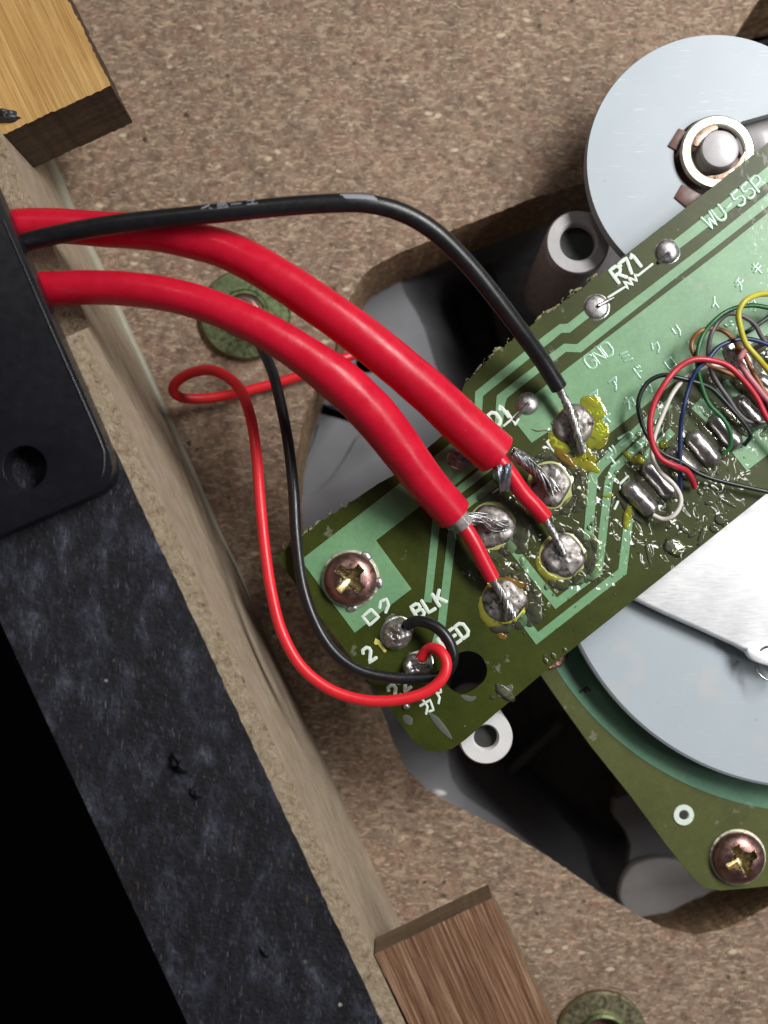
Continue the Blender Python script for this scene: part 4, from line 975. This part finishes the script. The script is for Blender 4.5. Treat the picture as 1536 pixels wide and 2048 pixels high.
lead('grey', zs([(1640, 760), (1570, 720), (1527, 677), (1510, 650), (1485, 632), (1459, 628), (1437, 643), (1422, 670), (1416, 702), (1420, 735), (1437, 770), (1459, 800), (1478, 828), (1503, 845), (1560, 840)], [1.0, 2.2, 3.0, 3.0, 2.2, 1.6, 1.0]), (0.105, 0.085, 0.095), 'grey lead looping beside the dark green one')
lead('brown', zs([(1650, 905), (1580, 840), (1536, 800), (1500, 768), (1463, 748), (1427, 737), (1402, 722), (1386, 704), (1384, 682), (1398, 663), (1422, 656), (1446, 662), (1463, 675), (1474, 690), (1476, 705)], [0.8, 1.4, 2.2, 3.0, 3.2, 2.4, 0.9]), (0.24, 0.095, 0.025), 'brown lead making a small loop above the pads')
lead('orange_brown', zs([(1650, 890), (1580, 830), (1536, 792), (1520, 767), (1502, 736), (1490, 711), (1474, 690)], [1.2, 2.2, 2.2, 1.4]), (0.25, 0.085, 0.025), 'orange-brown lead running beside the pink one')
lead('navy', zs([(1640, 740), (1580, 706), (1536, 688), (1500, 679), (1471, 680), (1439, 694), (1417, 716), (1393, 741), (1378, 772), (1368, 816), (1362, 853), (1361, 902), (1361, 941), (1361, 978)], [1.4, 2.6, 3.4, 3.6, 3.0, 2.0, 0.7]), (0.012, 0.022, 0.085), 'navy blue lead ending beyond the red and white ones')
lead('white', zs([(1560, 800), (1500, 760), (1471, 743), (1451, 734), (1427, 731), (1402, 736), (1373, 755), (1346, 787), (1324, 833), (1308, 875), (1305, 914), (1319, 943), (1346, 968), (1361, 992), (1361, 1014), (1346, 1033), (1327, 1038), (1306, 1031)], [1.2, 2.0, 2.6, 2.6, 2.0, 1.9, 1.3]), (0.58, 0.54, 0.49), 'white lead curling round to the last oval pad')
lead('red', zs([(1660, 985), (1580, 900), (1536, 840), (1512, 795), (1481, 755), (1451, 730), (1415, 719), (1383, 722), (1354, 738), (1329, 768), (1310, 804), (1300, 848), (1305, 887), (1322, 916), (1349, 931), (1373, 943), (1385, 958), (1390, 975)], [1.8, 3.0, 4.0, 4.4, 4.0, 3.0, 0.7]), (0.42, 0.02, 0.035), 'fine red lead arching over all the others', 0.33)
lead('black', zs([(1660, 1010), (1600, 998), (1536, 985), (1451, 965), (1402, 948), (1366, 927), (1329, 908), (1305, 887), (1286, 853), (1276, 806), (1293, 768), (1324, 751), (1356, 755), (1402, 767), (1428, 780), (1464, 819), (1490, 848), (1501, 872), (1488, 890)], [1.0, 1.2, 1.4, 1.8, 2.4, 3.0, 2.6, 1.8, 0.8]), (0.010, 0.018, 0.014), 'fine black lead making the widest loop to the left')
lead('pink', zs([(1655, 925), (1580, 845), (1536, 800), (1512, 772), (1490, 743), (1481, 722), (1488, 703), (1500, 694)], [2.2, 3.0, 2.8, 1.2]), (0.42, 0.16, 0.19), 'pink lead pressed against the fine red lead', 0.33)
lead('yellow', zs([(1640, 600), (1580, 590), (1536, 588), (1512, 590), (1490, 602), (1479, 626), (1481, 658), (1493, 689), (1517, 719), (1540, 742), (1600, 800)], [2.0, 4.0, 5.0, 5.0, 4.2, 2.0]), (0.44, 0.40, 0.035), 'yellow lead looping highest above the board', 0.32)
lead('violet', zs([(1640, 720), (1580, 690), (1545, 682), (1522, 690), (1505, 698)], [1.5, 2.0, 0.9]), (0.10, 0.055, 0.085), 'violet lead ending beside the yellow loop')
lead('charcoal', zs([(1640, 560), (1580, 602), (1536, 634), (1500, 660), (1486, 668)], [1.0, 1.3, 0.8]), (0.03, 0.04, 0.035), 'charcoal lead lying straight under the grey loop')
